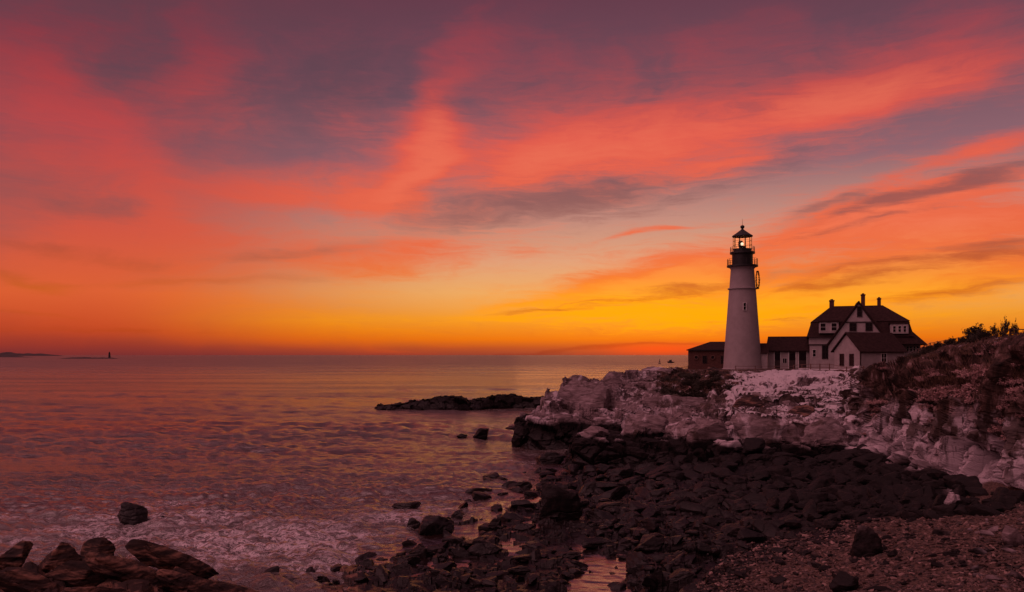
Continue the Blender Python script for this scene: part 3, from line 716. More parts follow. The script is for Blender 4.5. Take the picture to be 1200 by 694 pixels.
class MB:
    """collects solid shapes into one mesh"""
    def __init__(s):
        s.v, s.f = [], []
    def poly(s, verts, faces):
        k = len(s.v)
        s.v += [tuple(q) for q in verts]
        s.f += [tuple(i + k for i in fc) for fc in faces]
        return s
    def box(s, x0, y0, z0, x1, y1, z1):
        return s.poly([(x0, y0, z0), (x1, y0, z0), (x1, y1, z0), (x0, y1, z0), (x0, y0, z1), (x1, y0, z1), (x1, y1, z1), (x0, y1, z1)],
                      [(3, 2, 1, 0), (4, 5, 6, 7), (0, 1, 5, 4), (1, 2, 6, 5), (2, 3, 7, 6), (3, 0, 4, 7)])
    def bar(s, a, b_, r, r2=None, n=6):
        a, b_ = Vector(a), Vector(b_)
        if (b_ - a).length < 1e-6: return s
        q = (b_ - a).to_track_quat('Z', 'Y')
        vs = []
        for c, rr in ((a, r), (b_, r if r2 is None else r2)):
            for i in range(n):
                an = 2 * math.pi * i / n
                vs.append(c + q @ Vector((math.cos(an) * rr, math.sin(an) * rr, 0)))
        fs = [(i, (i + 1) % n, (i + 1) % n + n, i + n) for i in range(n)]
        fs += [tuple(range(n - 1, -1, -1)), tuple(range(n, 2 * n))]
        return s.poly(vs, fs)
    def lathe(s, prof_, n=48, cx=0, cy=0):
        vs, fs = [], []
        for (r, z_) in prof_:
            for i in range(n):
                an = 2 * math.pi * i / n
                vs.append((cx + math.cos(an) * r, cy + math.sin(an) * r, z_))
        for k in range(len(prof_) - 1):
            for i in range(n):
                j = (i + 1) % n
                fs.append((k * n + i, k * n + j, (k + 1) * n + j, (k + 1) * n + i))
        fs.append(tuple(range(n - 1, -1, -1)))
        fs.append(tuple(range((len(prof_) - 1) * n, len(prof_) * n)))
        return s.poly(vs, fs)
    def slab(s, pts, t):
        """a planar polygon (counter-clockwise from outside) given thickness t inward"""
        P_ = [Vector(q) for q in pts]
        nrm = (P_[1] - P_[0]).cross(P_[2] - P_[0]).normalized()
        n = len(P_)
        vs = P_ + [q - nrm * t for q in P_]
        fs = [tuple(range(n)), tuple(range(2 * n - 1, n - 1, -1))]
        fs += [(i, i + n, (i + 1) % n + n, (i + 1) % n) for i in range(n)]
        return s.poly(vs, fs)
    def prism(s, pts2, axis, a, b_):
        """extrude a 2D outline along axis ('x' or 'y') from a to b; outline in (other, z)"""
        n = len(pts2)
        mk = (lambda u, c, q: (q, u, c)) if axis == 'x' else (lambda u, c, q: (u, q, c))
        vs = [mk(u, c, a) for u, c in pts2] + [mk(u, c, b_) for u, c in pts2]
        fs = [tuple(range(n - 1, -1, -1)), tuple(range(n, 2 * n))] + [(i, (i + 1) % n, (i + 1) % n + n, i + n) for i in range(n)]
        return s.poly(vs, fs)
    def build(s, name, m_, parent=None, smooth=False, bevel=0.0, loc=None, label=None):
        me = bpy.data.meshes.new(name)
        me.from_pydata(s.v, [], s.f)
        bm = bmesh.new(); bm.from_mesh(me)
        bmesh.ops.recalc_face_normals(bm, faces=bm.faces)
        if bevel:
            try: bmesh.ops.bevel(bm, geom=bm.edges[:], offset=bevel, segments=1, affect='EDGES', clamp_overlap=True)
            except Exception: pass
        bm.to_mesh(me); bm.free()
        if smooth:
            me.polygons.foreach_set('use_smooth', np.ones(len(me.polygons), bool))
            me.set_sharp_from_angle(angle=R(35))
        me.materials.append(MATS[m_])
        o = bpy.data.objects.new(name, me)
        COL.objects.link(o)
        if parent: o.parent = parent
        if loc: o.location = loc
        if label: o['label'] = label
        return o

def XW(px, Y): return (px - 600) / F * Y
def ZW(py, Y): return EYE - (py - HOR) * Y / F

# ================================================================== the lighthouse
YL = 136.0
U = YL / F                        # metres per photo pixel there
LX = XW(870, YL)
BASE = ZW(432.6, YL)
def lz(py): return ZW(py, YL) - BASE
lh = empty('lighthouse', (LX, YL, BASE), 0, 'tall tapering white lighthouse tower with black lantern room and lit lamp', 'lighthouse')
MB().lathe([(3.35, -1.2), (3.35, 0.05), (3.18, 0.12), (3.12, 0.5), (3.04, 2.0), (2.2, lz(339.4))], 72).build('tower_base', 'white_masonry', lh, True)
MB().lathe([(2.2, lz(339.4)), (2.42, lz(339.2)), (2.42, lz(338.0)), (2.16, lz(337.6))], 72).build('stone_band', 'white_masonry', lh, True)
MB().lathe([(2.14, lz(337.6)), (1.92, lz(316)), (2.0, lz(314.8)), (2.2, lz(313.6))], 72).build('tower_shaft', 'white_masonry', lh, True)
MB().lathe([(2.3, lz(313.6)), (2.56, lz(313.0)), (2.56, lz(311.2)), (1.8, lz(311.0))], 48).build('gallery_deck', 'black_iron', lh, True)
MB().lathe([(1.72, lz(311.0)), (1.70, lz(300)), (1.74, lz(298.2))], 40).build('watch_room', 'black_iron', lh, True)
MB().lathe([(1.8, lz(298.2)), (2.06, lz(297.6)), (2.06, lz(295.6)), (1.5, lz(295.4))], 48).build('lantern_deck', 'black_iron', lh, True)
for i in range(10):   # brackets under the gallery
    pass
def railing(r, z0, h, n, rails=3):
    m = MB()
    for i in range(n):
        a = 2 * math.pi * i / n
        c, s_ = math.cos(a) * r, math.sin(a) * r
        m.bar((c, s_, z0), (c, s_, z0 + h), 0.035)
        a2 = 2 * math.pi * (i + 1) / n
        for k in range(rails):
            zz = z0 + h * (k + 1) / rails - 0.02
            m.bar((c, s_, zz), (math.cos(a2) * r, math.sin(a2) * r, zz), 0.022, n=5)
    return m
railing(2.46, lz(311.2), 1.08, 20, 3).build('gallery_railing', 'black_iron', lh)
railing(1.98, lz(295.6), 0.85, 16, 2).build('lantern_railing', 'black_iron', lh)
zl0, zl1 = lz(295.4), lz(277.6)
MB().lathe([(1.50, zl0), (1.50, zl0 + 0.5), (1.44, zl0 + 0.52)], 10).build('lantern_wall', 'black_iron', lh)
g = MB(); fr = MB()
for i in range(10):
    a1, a2 = 2 * math.pi * (i + .5) / 10, 2 * math.pi * (i + 1.5) / 10
    p1 = (math.cos(a1) * 1.47, math.sin(a1) * 1.47); p2 = (math.cos(a2) * 1.47, math.sin(a2) * 1.47)
    q1 = (p1[0] * .985, p1[1] * .985); q2 = (p2[0] * .985, p2[1] * .985)
    g.poly([(*p1, zl0 + .52), (*p2, zl0 + .52), (*p2, zl1), (*p1, zl1), (*q1, zl0 + .52), (*q2, zl0 + .52), (*q2, zl1), (*q1, zl1)],
           [(0, 1, 2, 3), (7, 6, 5, 4), (0, 4, 5, 1), (2, 6, 7, 3), (1, 5, 6, 2), (3, 7, 4, 0)])
    fr.bar((p1[0] * 1.02, p1[1] * 1.02, zl0 + .3), (p1[0] * 1.02, p1[1] * 1.02, zl1), 0.05)
    for zz in (zl0 + 1.15, zl0 + 1.85):
        fr.bar((p1[0] * 1.02, p1[1] * 1.02, zz), (p2[0] * 1.02, p2[1] * 1.02, zz), 0.028, n=5)
g.build('lantern_glass', 'lantern_glass', lh)
fr.build('lantern_frame', 'black_iron', lh)
rf = MB().lathe([(1.66, zl1 - .02), (1.72, zl1 + .04), (1.70, zl1 + .16), (1.2, lz(274.2)), (.55, lz(270.9)), (.24, lz(269.2)), (.16, lz(268.2))], 20).build('lantern_roof', 'black_iron', lh)
MB().lathe([(.05, lz(268.5)), (.22, lz(267.9)), (.34, lz(266.7)), (.36, lz(265.8)), (.28, lz(264.6)), (.1, lz(264.0))], 20).build('vent_ball', 'black_iron', rf, True)
MB().bar((0, 0, lz(264.2)), (0, 0, lz(256.5)), 0.035, 0.015).build('lightning_rod', 'black_iron', rf)
MB().lathe([(.42, zl0 + .1), (.42, zl0 + .75), (.55, zl0 + .8), (.55, zl0 + .95)], 24).build('lamp_stand', 'black_iron', lh, True)
# beacon drum: dark lens barrel and the burning lamp beside it
ln = MB().lathe([(.30, 0), (.38, .2), (.38, .85), (.30, 1.05)], 24).build('lens_barrel', 'lens_glass', lh, True, loc=(-.32, -.05, zl0 + .8))
me = MB(); 
lamp_c = (-.22, -.62, lz(286.6))
lb = MB().lathe([(0.02, -.36), (.2, -.31), (.32, -.18), (.37, 0), (.32, .18), (.2, .31), (.02, .36)], 20).build('lamp', 'lamp_glow', lh, True, loc=lamp_c)
lb.scale = (.7, .7, .7)
def windowed(parent, name, cx, z0, wd, ht, yf, depth=0.1, frame='white_trim', pane='dark_glass', mull=(1, 1), fw=0.09):
    """window standing on the wall plane y = yf, facing -y"""
    f = MB()
    f.box(cx - wd / 2 - fw, yf - depth, z0 - fw, cx - wd / 2, yf - .004, z0 + ht + fw); f.box(cx + wd / 2, yf - depth, z0 - fw, cx + wd / 2 + fw, yf - .004, z0 + ht + fw)
    f.box(cx - wd / 2, yf - depth, z0 - fw, cx + wd / 2, yf - .004, z0); f.box(cx - wd / 2, yf - depth, z0 + ht, cx + wd / 2, yf - .004, z0 + ht + fw)
    for i in range(1, mull[0] + 0):
        xx = cx - wd / 2 + wd * i / mull[0]
        f.box(xx - .02, yf - depth * .8, z0, xx + .02, yf - depth * .3, z0 + ht)
    for i in range(1, mull[1] + 0):
        zz = z0 + ht * i / mull[1]
        f.box(cx - wd / 2, yf - depth * .7, zz - .02, cx + wd / 2, yf - depth * .32, zz + .02)
    wn = f.build(name, frame, parent)
    MB().box(cx - wd / 2, yf - depth * .28, z0, cx + wd / 2, yf - .006, z0 + ht).build('pane', pane, wn)
    return wn
windowed(lh, 'window', -.36, lz(364.2), .42, 1.15, -2.5, .16, 'white_trim', 'dark_glass', (1, 2), .08)
# wreath: a big ring of evergreen hung on the right of the shaft
def wreath(loc, rz, Rr, rr):
    m = MB(); rnd = random.Random(2)
    for i in range(300):
        a = rnd.uniform(0, 6.283); b_ = rnd.uniform(0, 6.283); q = rr * rnd.uniform(.5, 1.15)
        rad = Rr + math.cos(b_) * q
        c = Vector((math.cos(a) * rad, math.sin(b_) * q, math.sin(a) * rad))
        dv = Vector((rnd.uniform(-1, 1), rnd.uniform(-1, 1), rnd.uniform(-1, 1))).normalized() * .15
        m.bar(c - dv * .6, c + dv * .6, .04, .01, 4)
    for i in range(32):
        a, a2 = 6.2832 * i / 32, 6.2832 * (i + 1) / 32
        m.bar((math.cos(a) * Rr, 0, math.sin(a) * Rr), (math.cos(a2) * Rr, 0, math.sin(a2) * Rr), rr * .62, n=7)
    o = m.build('wreath', 'wreath_green')
    o.location = loc; o.rotation_euler = (0, 0, rz)
    return tag(o, 'large dark evergreen wreath hung high on the side of the lighthouse shaft', 'wreath')
wreath((LX + 2.36, YL - .75, ZW(328.6, YL)), R(63), 1.42, .11)

# ================================================================== fog signal building behind the tower
YB = 150.0
fb = empty('signal_building', (XW(833, YB), YB, ZW(431.6, YB)), R(-12), 'low brown brick building with shallow hipped roof left of the lighthouse foot', 'building')
MB().box(-4.1, 0, -.8, 7.0, 6.0, 3.45).build('wall', 'brick', fb)
hx0, hx1, hy0, hy1, he, hr = -4.5, 7.4, -.4, 6.4, 3.45, 5.0
rr_ = MB()
A_, B_, C_, D_ = (hx0, hy0, he), (hx1, hy0, he), (hx1, hy1, he), (hx0, hy1, he)
E_, G_ = (0.0, 3.0, hr), (4.0, 3.0, hr)
rr_.poly([A_, B_, C_, D_, E_, G_], [(0, 1, 5, 4), (1, 2, 5), (2, 3, 4, 5), (3, 0, 4), (3, 2, 1, 0)])
rr_.build('roof', 'roof_shingle', fb)
MB().box(hx0 + .06, hy0 + .02, he - .16, hx1 - .06, hy0 + .14, he - .004).build('gutter', 'black_iron', fb)
for cx, lb_ in ((-2.65, None), (.35, None)):
    m = MB(); 
    for i in range(20):
        a, a2 = 6.2832 * i / 20, 6.2832 * (i + 1) / 20
        m.bar((cx + math.cos(a) * .36, -.12, 2.0 + math.sin(a) * .36), (cx + math.cos(a2) * .36, -.12, 2.0 + math.sin(a2) * .36), .09, n=6)
    hn = m.build('round_vent', 'weathered_wood', fb)
    m = MB(); m.bar((cx, -.02, 2.0), (cx, -.10, 2.0), .31, n=20); m.build('vent_cover', 'dark_glass', hn)
for cx in (-1.1, 2.2):
    windowed(fb, 'window', cx, .95, .7, 1.3, 0, .1, 'dark_door', 'dark_glass', (2, 2), .07)

# ================================================================== connecting wing
YC = 137.0
UC = YC / F
cw = empty('connecting_wing', (XW(899, YC), YC, ZW(432.4, YC)), R(-16), 'long low white wing with dark roof joining the lighthouse to the house', 'building')
def cz(py): return ZW(py, YC) - ZW(432.4, YC)
EV, RG = cz(410.5), cz(394)
cw.scale = (.92, 1, 1)
MB().box(.15, .35, -.8, 7.6, 6, EV).build('wall', 'white_boards', cw)
m = MB()
m.slab([(-.15, -.25, EV - .1), (8.2, -.25, EV - .1), (8.2, 3.2, RG), (.25, 3.2, RG)], .16)
m.slab([(8.2, 6.6, EV - .1), (-.15, 6.6, EV - .1), (.25, 3.2, RG), (8.2, 3.2, RG)], .16)
m.slab([(-.15, 6.6, EV - .1), (-.15, -.25, EV - .1), (.25, 3.2, RG - .01)], .12)
m.build('roof', 'roof_shingle', cw)
# dark openings between the white panels
for x0, x1, z0, z1 in ((-.12, .0, 0, 0), (1.32, 2.35, .0, 2.85), (3.85, 5.0, .0, 2.85), (5.55, 6.9, .0, 2.9)):
    if x1 - x0 < .2: continue
    dr = MB().box(x0, .27, z0, x1, .345, z1).build('door', 'dark_door', cw)
    MB().box(x0 + .12, .235, z0 + 1.5, x1 - .12, .266, z1 - .2).build('pane', 'dark_glass', dr)
m = MB()
for x0 in (1.2, 2.35, 3.73, 5.0, 5.43, 6.9):
    m.box(x0, .2, 0, x0 + .12, .342, 2.95)
m.build('door_trim', 'white_trim', cw)
windowed(cw, 'window', 3.1, 1.0, .7, .8, .35, .09, 'white_trim', 'dark_glass', (2, 1), .06)
lw = empty('entry_shed', (XW(889.5, 134.6), 134.6, ZW(432.6, 134.6)), R(-16), 'small white lean-to with hipped dark roof against the lighthouse foot', 'shed')
MB().box(-1.45, .2, -.8, 1.35, 3.2, 2.62).build('wall', 'white_boards', lw)
m = MB(); m.poly([(-1.8, -.1, 2.62), (1.6, -.1, 2.62), (1.6, 3.6, 2.62), (-1.8, 3.6, 2.62), (-.2, 1.7, 4.35), (1.6, 1.7, 4.35)], [(0, 1, 5, 4), (1, 2, 5), (2, 3, 4, 5), (3, 0, 4), (3, 2, 1, 0)])
m.build('roof', 'roof_shingle', lw)
windowed(lw, 'window', -.5, 1.5, .4, .4, .2, .08, 'white_trim', 'dark_glass', (1, 1), .06)

# ================================================================== keeper's house
YH = 128.0
UH = YH / F
HB = ZW(433.5, YH)
kh = empty('keepers_house', (XW(1006, YH), YH, HB), R(-20), 'large white house with steep dark roof, three chimneys and a tall front gable', 'house')
def hz(py): return ZW(py, YH) - HB
def hx(px): return (px - 1006) * UH
kh.scale = (.915, 1, 1)
ze, zk, zr_ = hz(394.5), hz(376.8), hz(356.6)
zb = hz(403.5)
XL, XR = hx(947.5), hx(1060)
D0, D1 = 0.0, 9.5
# body
MB().box(XL, D0, -1.0, XR, D1, zb).build('wall', 'white_boards', kh)
MB().box(XL - .12, D0 - .12, zb, XR + .1, D1 + .1, ze - .02).build('upper_wall', 'white_boards', kh)
MB().box(XL - .16, D0 - .16, zb - .13, XR + .14, D0 - .124, zb + .05).build('belt_trim', 'dark_door', kh)
# roof: steep lower skirt, then a shallower hipped top
def ring(x0, y0, x1, y1, z_): return [(x0, y0, z_), (x1, y0, z_), (x1, y1, z_), (x0, y1, z_)]
r0 = ring(hx(943.5), -.75, hx(1069.5), D1 + .7, ze - .05)
r1 = ring(hx(949.3), .75, hx(1065.0), D1 - .75, zk)
r2 = ring(hx(974.5), 4.2, hx(1037.0), D1 - 4.2, zr_)
m = MB(); m.poly(r0 + r1, [(0, 1, 5, 4), (1, 2, 6, 5), (2, 3, 7, 6), (3, 0, 4, 7), (3, 2, 1, 0), (4, 5, 6, 7)])
rlow = m.build('lower_roof', 'roof_shingle', kh)
r1b = ring(hx(948.6), .62, hx(1066.6), D1 - .6, zk + .01)
m = MB(); m.poly(r1b + r2, [(0, 1, 5, 4), (1, 2, 6, 5), (2, 3, 7, 6), (3, 0, 4, 7), (3, 2, 1, 0), (4, 5, 6, 7)])
rtop = m.build('roof', 'roof_shingle', kh)
# front gable bay
gx = hx(1005.3); GA = hz(353.6); GY = -2.6
gh = 5.15; gze = GA - gh * 1.33
g_ = [(gx - gh + .35, -1.0), (gx + gh - .35, -1.0), (gx + gh - .35, gze + .1), (gx, GA - .42), (gx - gh + .35, gze + .1)]
MB().prism(g_, 'y', GY + .35, 4.5).build('gable_wall', 'white_boards', kh)
m = MB()
for sgn in (-1, 1):
    a_, b_ = (gx, GY, GA), (gx + sgn * (gh + .15), GY, gze - .2)
    a2, b2 = (gx, 4.75, GA), (gx + sgn * (gh + .15), 4.75, gze - .2)
    m.slab([b_, b2, a2, a_] if sgn > 0 else [a_, a2, b2, b_], .2)
gr = m.build('gable_roof', 'roof_shingle', kh)
m = MB()
for sgn in (-1, 1):   # barge boards just under the rakes
    for (u0, u1) in ((0.06, 1.0),):
        m.poly([(gx + sgn * gh * u0, GY + .30, GA - .30 - gh * u0 * 1.33), (gx + sgn * gh * u1, GY + .30, GA - .30 - gh * u1 * 1.33),
                (gx + sgn * gh * u1, GY + .30, GA - .62 - gh * u1 * 1.33), (gx + sgn * gh * u0, GY + .30, GA - .62 - gh * u0 * 1.33),
                (gx + sgn * gh * u0, GY + .345, GA - .30 - gh * u0 * 1.33), (gx + sgn * gh * u1, GY + .345, GA - .30 - gh * u1 * 1.33),
                (gx + sgn * gh * u1, GY + .345, GA - .62 - gh * u1 * 1.33), (gx + sgn * gh * u0, GY + .345, GA - .62 - gh * u0 * 1.33)],
               [(0, 1, 2, 3), (7, 6, 5, 4), (0, 4, 5, 1), (1, 5, 6, 2), (2, 6, 7, 3), (3, 7, 4, 0)])
m.build('barge_board', 'dark_door', kh)
MB().box(hx(990), GY + .28, hz(379.2), hx(1025), GY + .346, hz(377.6)).build('gable_trim', 'dark_door', kh)
windowed(kh, 'window', hx(1006.3), hz(371.5), .62, 1.45, GY + .35, .1, 'dark_door', 'dark_glass', (1, 2), .12)
for px in (998.6, 1017.2):
    windowed(kh, 'window', hx(px), hz(388.0), .95, 1.15, GY + .35, .1, 'dark_door', 'dark_glass', (2, 2), .1)
# left front dormer on the lower roof
dm = MB().box(hx(958.6), -.95, hz(390.2), hx(982.2), 1.6, hz(377.6)).build('dormer', 'white_boards', kh)
MB().box(hx(957.4), -1.15, hz(377.55), hx(983.4), 2.2, hz(375.6)).build('dormer_roof', 'roof_shingle', dm)
for px in (963.6, 976.8):
    windowed(dm, 'dormer_window', hx(px), hz(387.6), .86, 1.2, -.95, .09, 'white_trim', 'dark_glass', (1, 2), .06)
# right front dormer, a row of windows
dm = MB().box(hx(1042.5), -.9, hz(391.6), hx(1063.0), 1.6, hz(380.2)).build('dormer', 'white_boards', kh)
MB().box(hx(1041.2), -1.1, hz(380.15), hx(1064.3), 2.2, hz(378.2)).build('dormer_roof', 'roof_shingle', dm)
for px in (1047.0, 1053.0, 1058.8):
    windowed(dm, 'dormer_window', hx(px), hz(389.8), .42, .95, -.9, .08, 'white_trim', 'dark_glass', (1, 2), .05)
# tall window on the left front wall, smaller ones beside it
windowed(kh, 'window', hx(966.6), hz(420), .95, 2.0, D0, .1, 'dark_door', 'dark_glass', (2, 2), .12)
windowed(kh, 'window', hx(953.0), hz(418), .5, 1.1, D0, .08, 'white_trim', 'dark_glass', (1, 2), .06)
MB().box(hx(974.5), -.1, 0, hx(976), -.003, zb - .15).build('downpipe', 'dark_door', kh)
# chimneys
for px0, px1, top, dep in ((972.4, 978.2, 349.4, 4.6), (1011.3, 1016.0, 343.2, 4.5), (1031.0, 1035.0, 348.2, 4.6)):
    c = (hx(px0) + hx(px1)) / 2; hw = (hx(px1) - hx(px0)) / 2
    zt = hz(top) + (dep) * .02
    m = MB().box(c - hw, dep - .4, zr_ - 1.2, c + hw, dep + .45, zt - .25)
    m.box(c - hw - .07, dep - .47, zt - .25, c + hw + .07, dep + .52, zt - .06)
    ch = m.build('chimney', 'chimney_brick', rtop)
    MB().box(c - hw * .6, dep - .2, zt - .06, c + hw * .6, dep + .25, zt + .12).build('chimney_pot', 'chimney_brick', ch)
# side porch under a long sloping roof at the right
pz0 = hz(403.6)
m = MB(); m.slab([(hx(1084), -.9, pz0), (hx(1084), D1 + .3, pz0), (hx(1062), D1 - .6, hz(383.2)), (hx(1062), .4, hz(383.2))], .22)
m.slab([(hx(1040), -1.3, pz0 + .0), (hx(1084), -.9, pz0), (hx(1062), .4, hz(383.4)), (hx(1046), .2, hz(384.0))], .2)
m.build('porch_roof', 'roof_shingle', kh)
MB().box(hx(1060.3), .6, -1.0, hx(1078), D1 - .5, pz0 + .38).build('porch_wall', 'white_boards', kh)
for px in (1063.4, 1067.2, 1071.0, 1074.8):
    windowed(kh, 'porch_window', hx(px), hz(411.6), .33, .75, .6, .08, 'white_trim', 'dark_glass', (1, 2), .05)
m = MB(); m.bar((hx(1079.2), .55, 3.0), (hx(1082.4), .55, pz0 - .2), .09); m.bar((hx(1082.0), .55, pz0 - 1.4), (hx(1082.0), .55, pz0 - .15), .08)
m.build('roof_bracket', 'dark_door', kh)
# snow lying along the gable valley
for (q0, q1, yy) in (((1009.5, 354.5), (1016.8, 363.0), .0), ((1029.5, 366.0), (1037.0, 376.5), 0.9), ((1036, 377.5), (1040.5, 383.2), -.3)):
    pass

# ================================================================== gabled annex in front
YA = 119.0
UA = YA / F
yawA = R(20)
ax0, ay0 = XW(1008.4, YA), YA
AB = ZW(434.6, YA)
an = empty('gabled_annex', (ax0, ay0, AB), 0, 'small white gabled annex with two narrow windows before the big house', 'annex')
an.rotation_euler = (0, 0, yawA)
AL, AW = 8.4, 5.4           # length along local +x, width along local +y (gable end faces -x)
def az_(py): return ZW(py, YA) - AB
ea, ra = az_(410.0), az_(389.6)
MB().prism([(0, -1.2), (AW, -1.2), (AW, ea), (AW / 2, ra - .12), (0, ea)], 'x', 0, AL).build('wall', 'white_boards', an)
m = MB()
sl = (ra - ea) / (AW / 2); ov = .42
m.slab([(-.35, -ov, ea - ov * sl + .12), (AL + .3, -ov, ea - ov * sl + .12), (AL + .3, AW / 2, ra + .12), (-.35, AW / 2, ra + .12)], .15)
m.slab([(AL + .3, AW + ov, ea - ov * sl + .12), (-.35, AW + ov, ea - ov * sl + .12), (-.35, AW / 2, ra + .12), (AL + .3, AW / 2, ra + .12)], .15)
m.build('roof', 'roof_shingle', an)
m = MB().box(-.03, -.03, -1.0, .12, .12, ea - .25)
m.build('corner_board', 'dark_door', an)
def win_x(parent, name, cy, z0, wd, ht, xf=0.0, fw=.09, d_=.09):
    f = MB()
    f.box(xf - d_, cy - wd / 2 - fw, z0 - fw, xf - .004, cy - wd / 2, z0 + ht + fw); f.box(xf - d_, cy + wd / 2, z0 - fw, xf - .004, cy + wd / 2 + fw, z0 + ht + fw)
    f.box(xf - d_, cy - wd / 2, z0 - fw, xf - .004, cy + wd / 2, z0); f.box(xf - d_, cy - wd / 2, z0 + ht, xf - .004, cy + wd / 2, z0 + ht + fw)
    f.box(xf - d_ * .7, cy - wd / 2, z0 + ht / 2 - .02, xf - d_ * .32, cy + wd / 2, z0 + ht / 2 + .02)
    wn = f.build(name, 'dark_door', parent)
    MB().box(xf - d_ * .28, cy - wd / 2, z0, xf - .006, cy + wd / 2, z0 + ht).build('pane', 'dark_glass', wn)
win_x(an, 'window', 1.75, az_(428.4), .72, 1.65)
win_x(an, 'window', 3.75, az_(428.4), .72, 1.65)
windowed(an, 'window', 4.4, az_(424.5), .95, 1.25, 0, .09, 'white_trim', 'dark_glass', (2, 2), .08)

# ================================================================== fences and walls
def rail_fence(pts, label, posts_every=2.2, h=1.05, rails=(.45, .95), r=.05, dz=0, material='weathered_wood', pickets=None):
    base = Vector(pts[0])
    e = empty('fence', base, 0, label, 'fence')
    tops = []
    m_r = MB(); np_ = 0
    for a, b_ in zip(pts[:-1], pts[1:]):
        a, b_ = Vector(a), Vector(b_)
        n = max(1, int(round((b_ - a).length / posts_every)))
        for i in range(n):
            q0 = a.lerp(b_, i / n) - base; q1 = a.lerp(b_, (i + 1) / n) - base
            MB().box(-r, -r, -.5, r, r, h).build('post', material, e, loc=q0)
            for zz in rails:
                m_r.bar(q0 + Vector((0, 0, zz)), q1 + Vector((0, 0, zz)), r * .62, n=5)
            if pickets:
                k = int((q1 - q0).length / pickets)
                for j in range(k):
                    q = q0.lerp(q1, j / k)
                    m_r.box(q.x - .03, q.y - .02, q.z, q.x + .03, q.y + .02, q.z + h * .95)
    MB().box(-r, -r, -.5, r, r, h).build('post', material, e, loc=Vector(pts[-1]) - base)
    m_r.build('rails', material, e)
    return e
def GP(px, Y, dz=0): 
    X = XW(px, Y); return (X, Y, ground_z(X, Y) + dz)
rail_fence([GP(792, 142), GP(799, 143), GP(806, 144)], 'short picket fence at the seaward edge left of the brown building', 1.4, 1.0, (.35, .85), .05, pickets=.32)
rail_fence([GP(862, 121), GP(885, 120), GP(908, 118), GP(930, 116)], 'rail fence crossing the snow below the lighthouse and wing', 2.2, .8, (.35, .72), .05)
rail_fence([GP(930, 113), GP(950, 108), GP(972, 104), GP(992, 101), GP(1012, 99)], 'rail fence sloping down past the front of the white annex', 2.4, 1.0, (.5, .92), .055)
rail_fence([GP(1000, 106), GP(1018, 104), GP(1040, 102), GP(1060, 100)], 'rail fence along the long side of the white annex', 2.4, 1.05, (.5, .95), .055)
rail_fence([GP(1064, 118), GP(1090, 112), GP(1118, 104), GP(1146, 92)], 'long low rail fence climbing the turf slope right of the houses', 2.6, .95, (.45, .88), .06)
rail_fence([GP(1152, 60), GP(1168, 58), GP(1184, 56), GP(1204, 54)], 'low dark rail fence on the cliff top beside the bushy shrub', 1.5, .62, (.26, .55), .06, material='dark_door')

# stone retaining wall in front of the houses
rw = empty('retaining_wall', GP(968, 106), 0, 'low dark stone retaining wall below the annex lawn', 'wall')
b0 = Vector(rw.location)
m = MB()
pl = [GP(938, 110), GP(958, 107.5), GP(980, 105), GP(1000, 103), GP(1012, 102)]
for a, b_ in zip(pl[:-1], pl[1:]):
    a, b_ = Vector(a) - b0, Vector(b_) - b0
    m.poly([a + Vector((0, 0, -.8)), b_ + Vector((0, 0, -.8)), b_ + Vector((0, .6, -.8)), a + Vector((0, .6, -.8)),
            a + Vector((0, 0, .35)), b_ + Vector((0, 0, .35)), b_ + Vector((0, .6, .35)), a + Vector((0, .6, .35))],
           [(3, 2, 1, 0), (4, 5, 6, 7), (0, 1, 5, 4), (1, 2, 6, 5), (2, 3, 7, 6), (3, 0, 4, 7)])
m.build('stonework', 'brick', rw)
m = MB()
for a, b_ in zip(pl[:-1], pl[1:]):
    a, b_ = Vector(a) - b0, Vector(b_) - b0
    m.poly([a + Vector((0, -.08, .354)), b_ + Vector((0, -.08, .354)), b_ + Vector((0, .68, .354)), a + Vector((0, .68, .354)),
            a + Vector((0, -.08, .44)), b_ + Vector((0, -.08, .44)), b_ + Vector((0, .68, .44)), a + Vector((0, .68, .44))],
           [(3, 2, 1, 0), (4, 5, 6, 7), (0, 1, 5, 4), (1, 2, 6, 5), (2, 3, 7, 6), (3, 0, 4, 7)])
m.build('coping', 'snow', rw)

# ================================================================== far sea: islands, ledge light, boat, buoy
def island(name, px0, px1, Y, hpx, label, seed, m_='far_granite', flat=1.0):
    xa, xb = XW(px0, Y), XW(px1, Y)
    n, k = 60, 14
    X, V = np.meshgrid(np.linspace(0, 1, n), np.linspace(-1, 1, k), indexing='ij')
    H = hpx * Y / F
    hh = (np.sin(np.pi * X) ** flat) * (1 - V ** 2) * (1 + .35 * fbm((X * 9 + seed).astype(np.float32), (V * 2).astype(np.float32), (X * 0).astype(np.float32), 3, seed)) * H - .05 * H
    vs = np.stack([xa + (xb - xa) * X - (xa + xb) / 2, V * (xb - xa) * .15, hh], -1).reshape(-1, 3)
    o = big_mesh(name, vs, grid_faces(n, k), m_)
    o.location = ((xa + xb) / 2, Y, 0)
    return tag(o, label, 'island')
island('island', -60, 34, 3000, 1.7, 'flat dark islet low on the horizon at the far left edge', 1, flat=.4)
island('island', -40, 70, 7000, 3.4, 'long rounded island on the horizon behind the darker flat islet', 2, flat=.6)
island('island', 72, 136, 1900, 1.6, 'thin dark ledge carrying the small distant light tower', 3, flat=.35)
YR = 1900.0
dl = empty('distant_light_tower', (XW(128.2, YR), YR, .5), 0, 'tiny dark light tower standing on a sea ledge at the horizon', 'lighthouse')
k = YR / F
MB().lathe([(2.6, -2), (2.5, 2.2 * k), (1.9, 5.6 * k)], 20).build('tower', 'far_granite', dl, True)
MB().lathe([(2.5, 5.6 * k), (2.5, 5.9 * k), (1.5, 5.95 * k), (1.5, 7.2 * k), (.2, 8.1 * k)], 16).build('lantern', 'black_iron', dl)
YV = 900.0
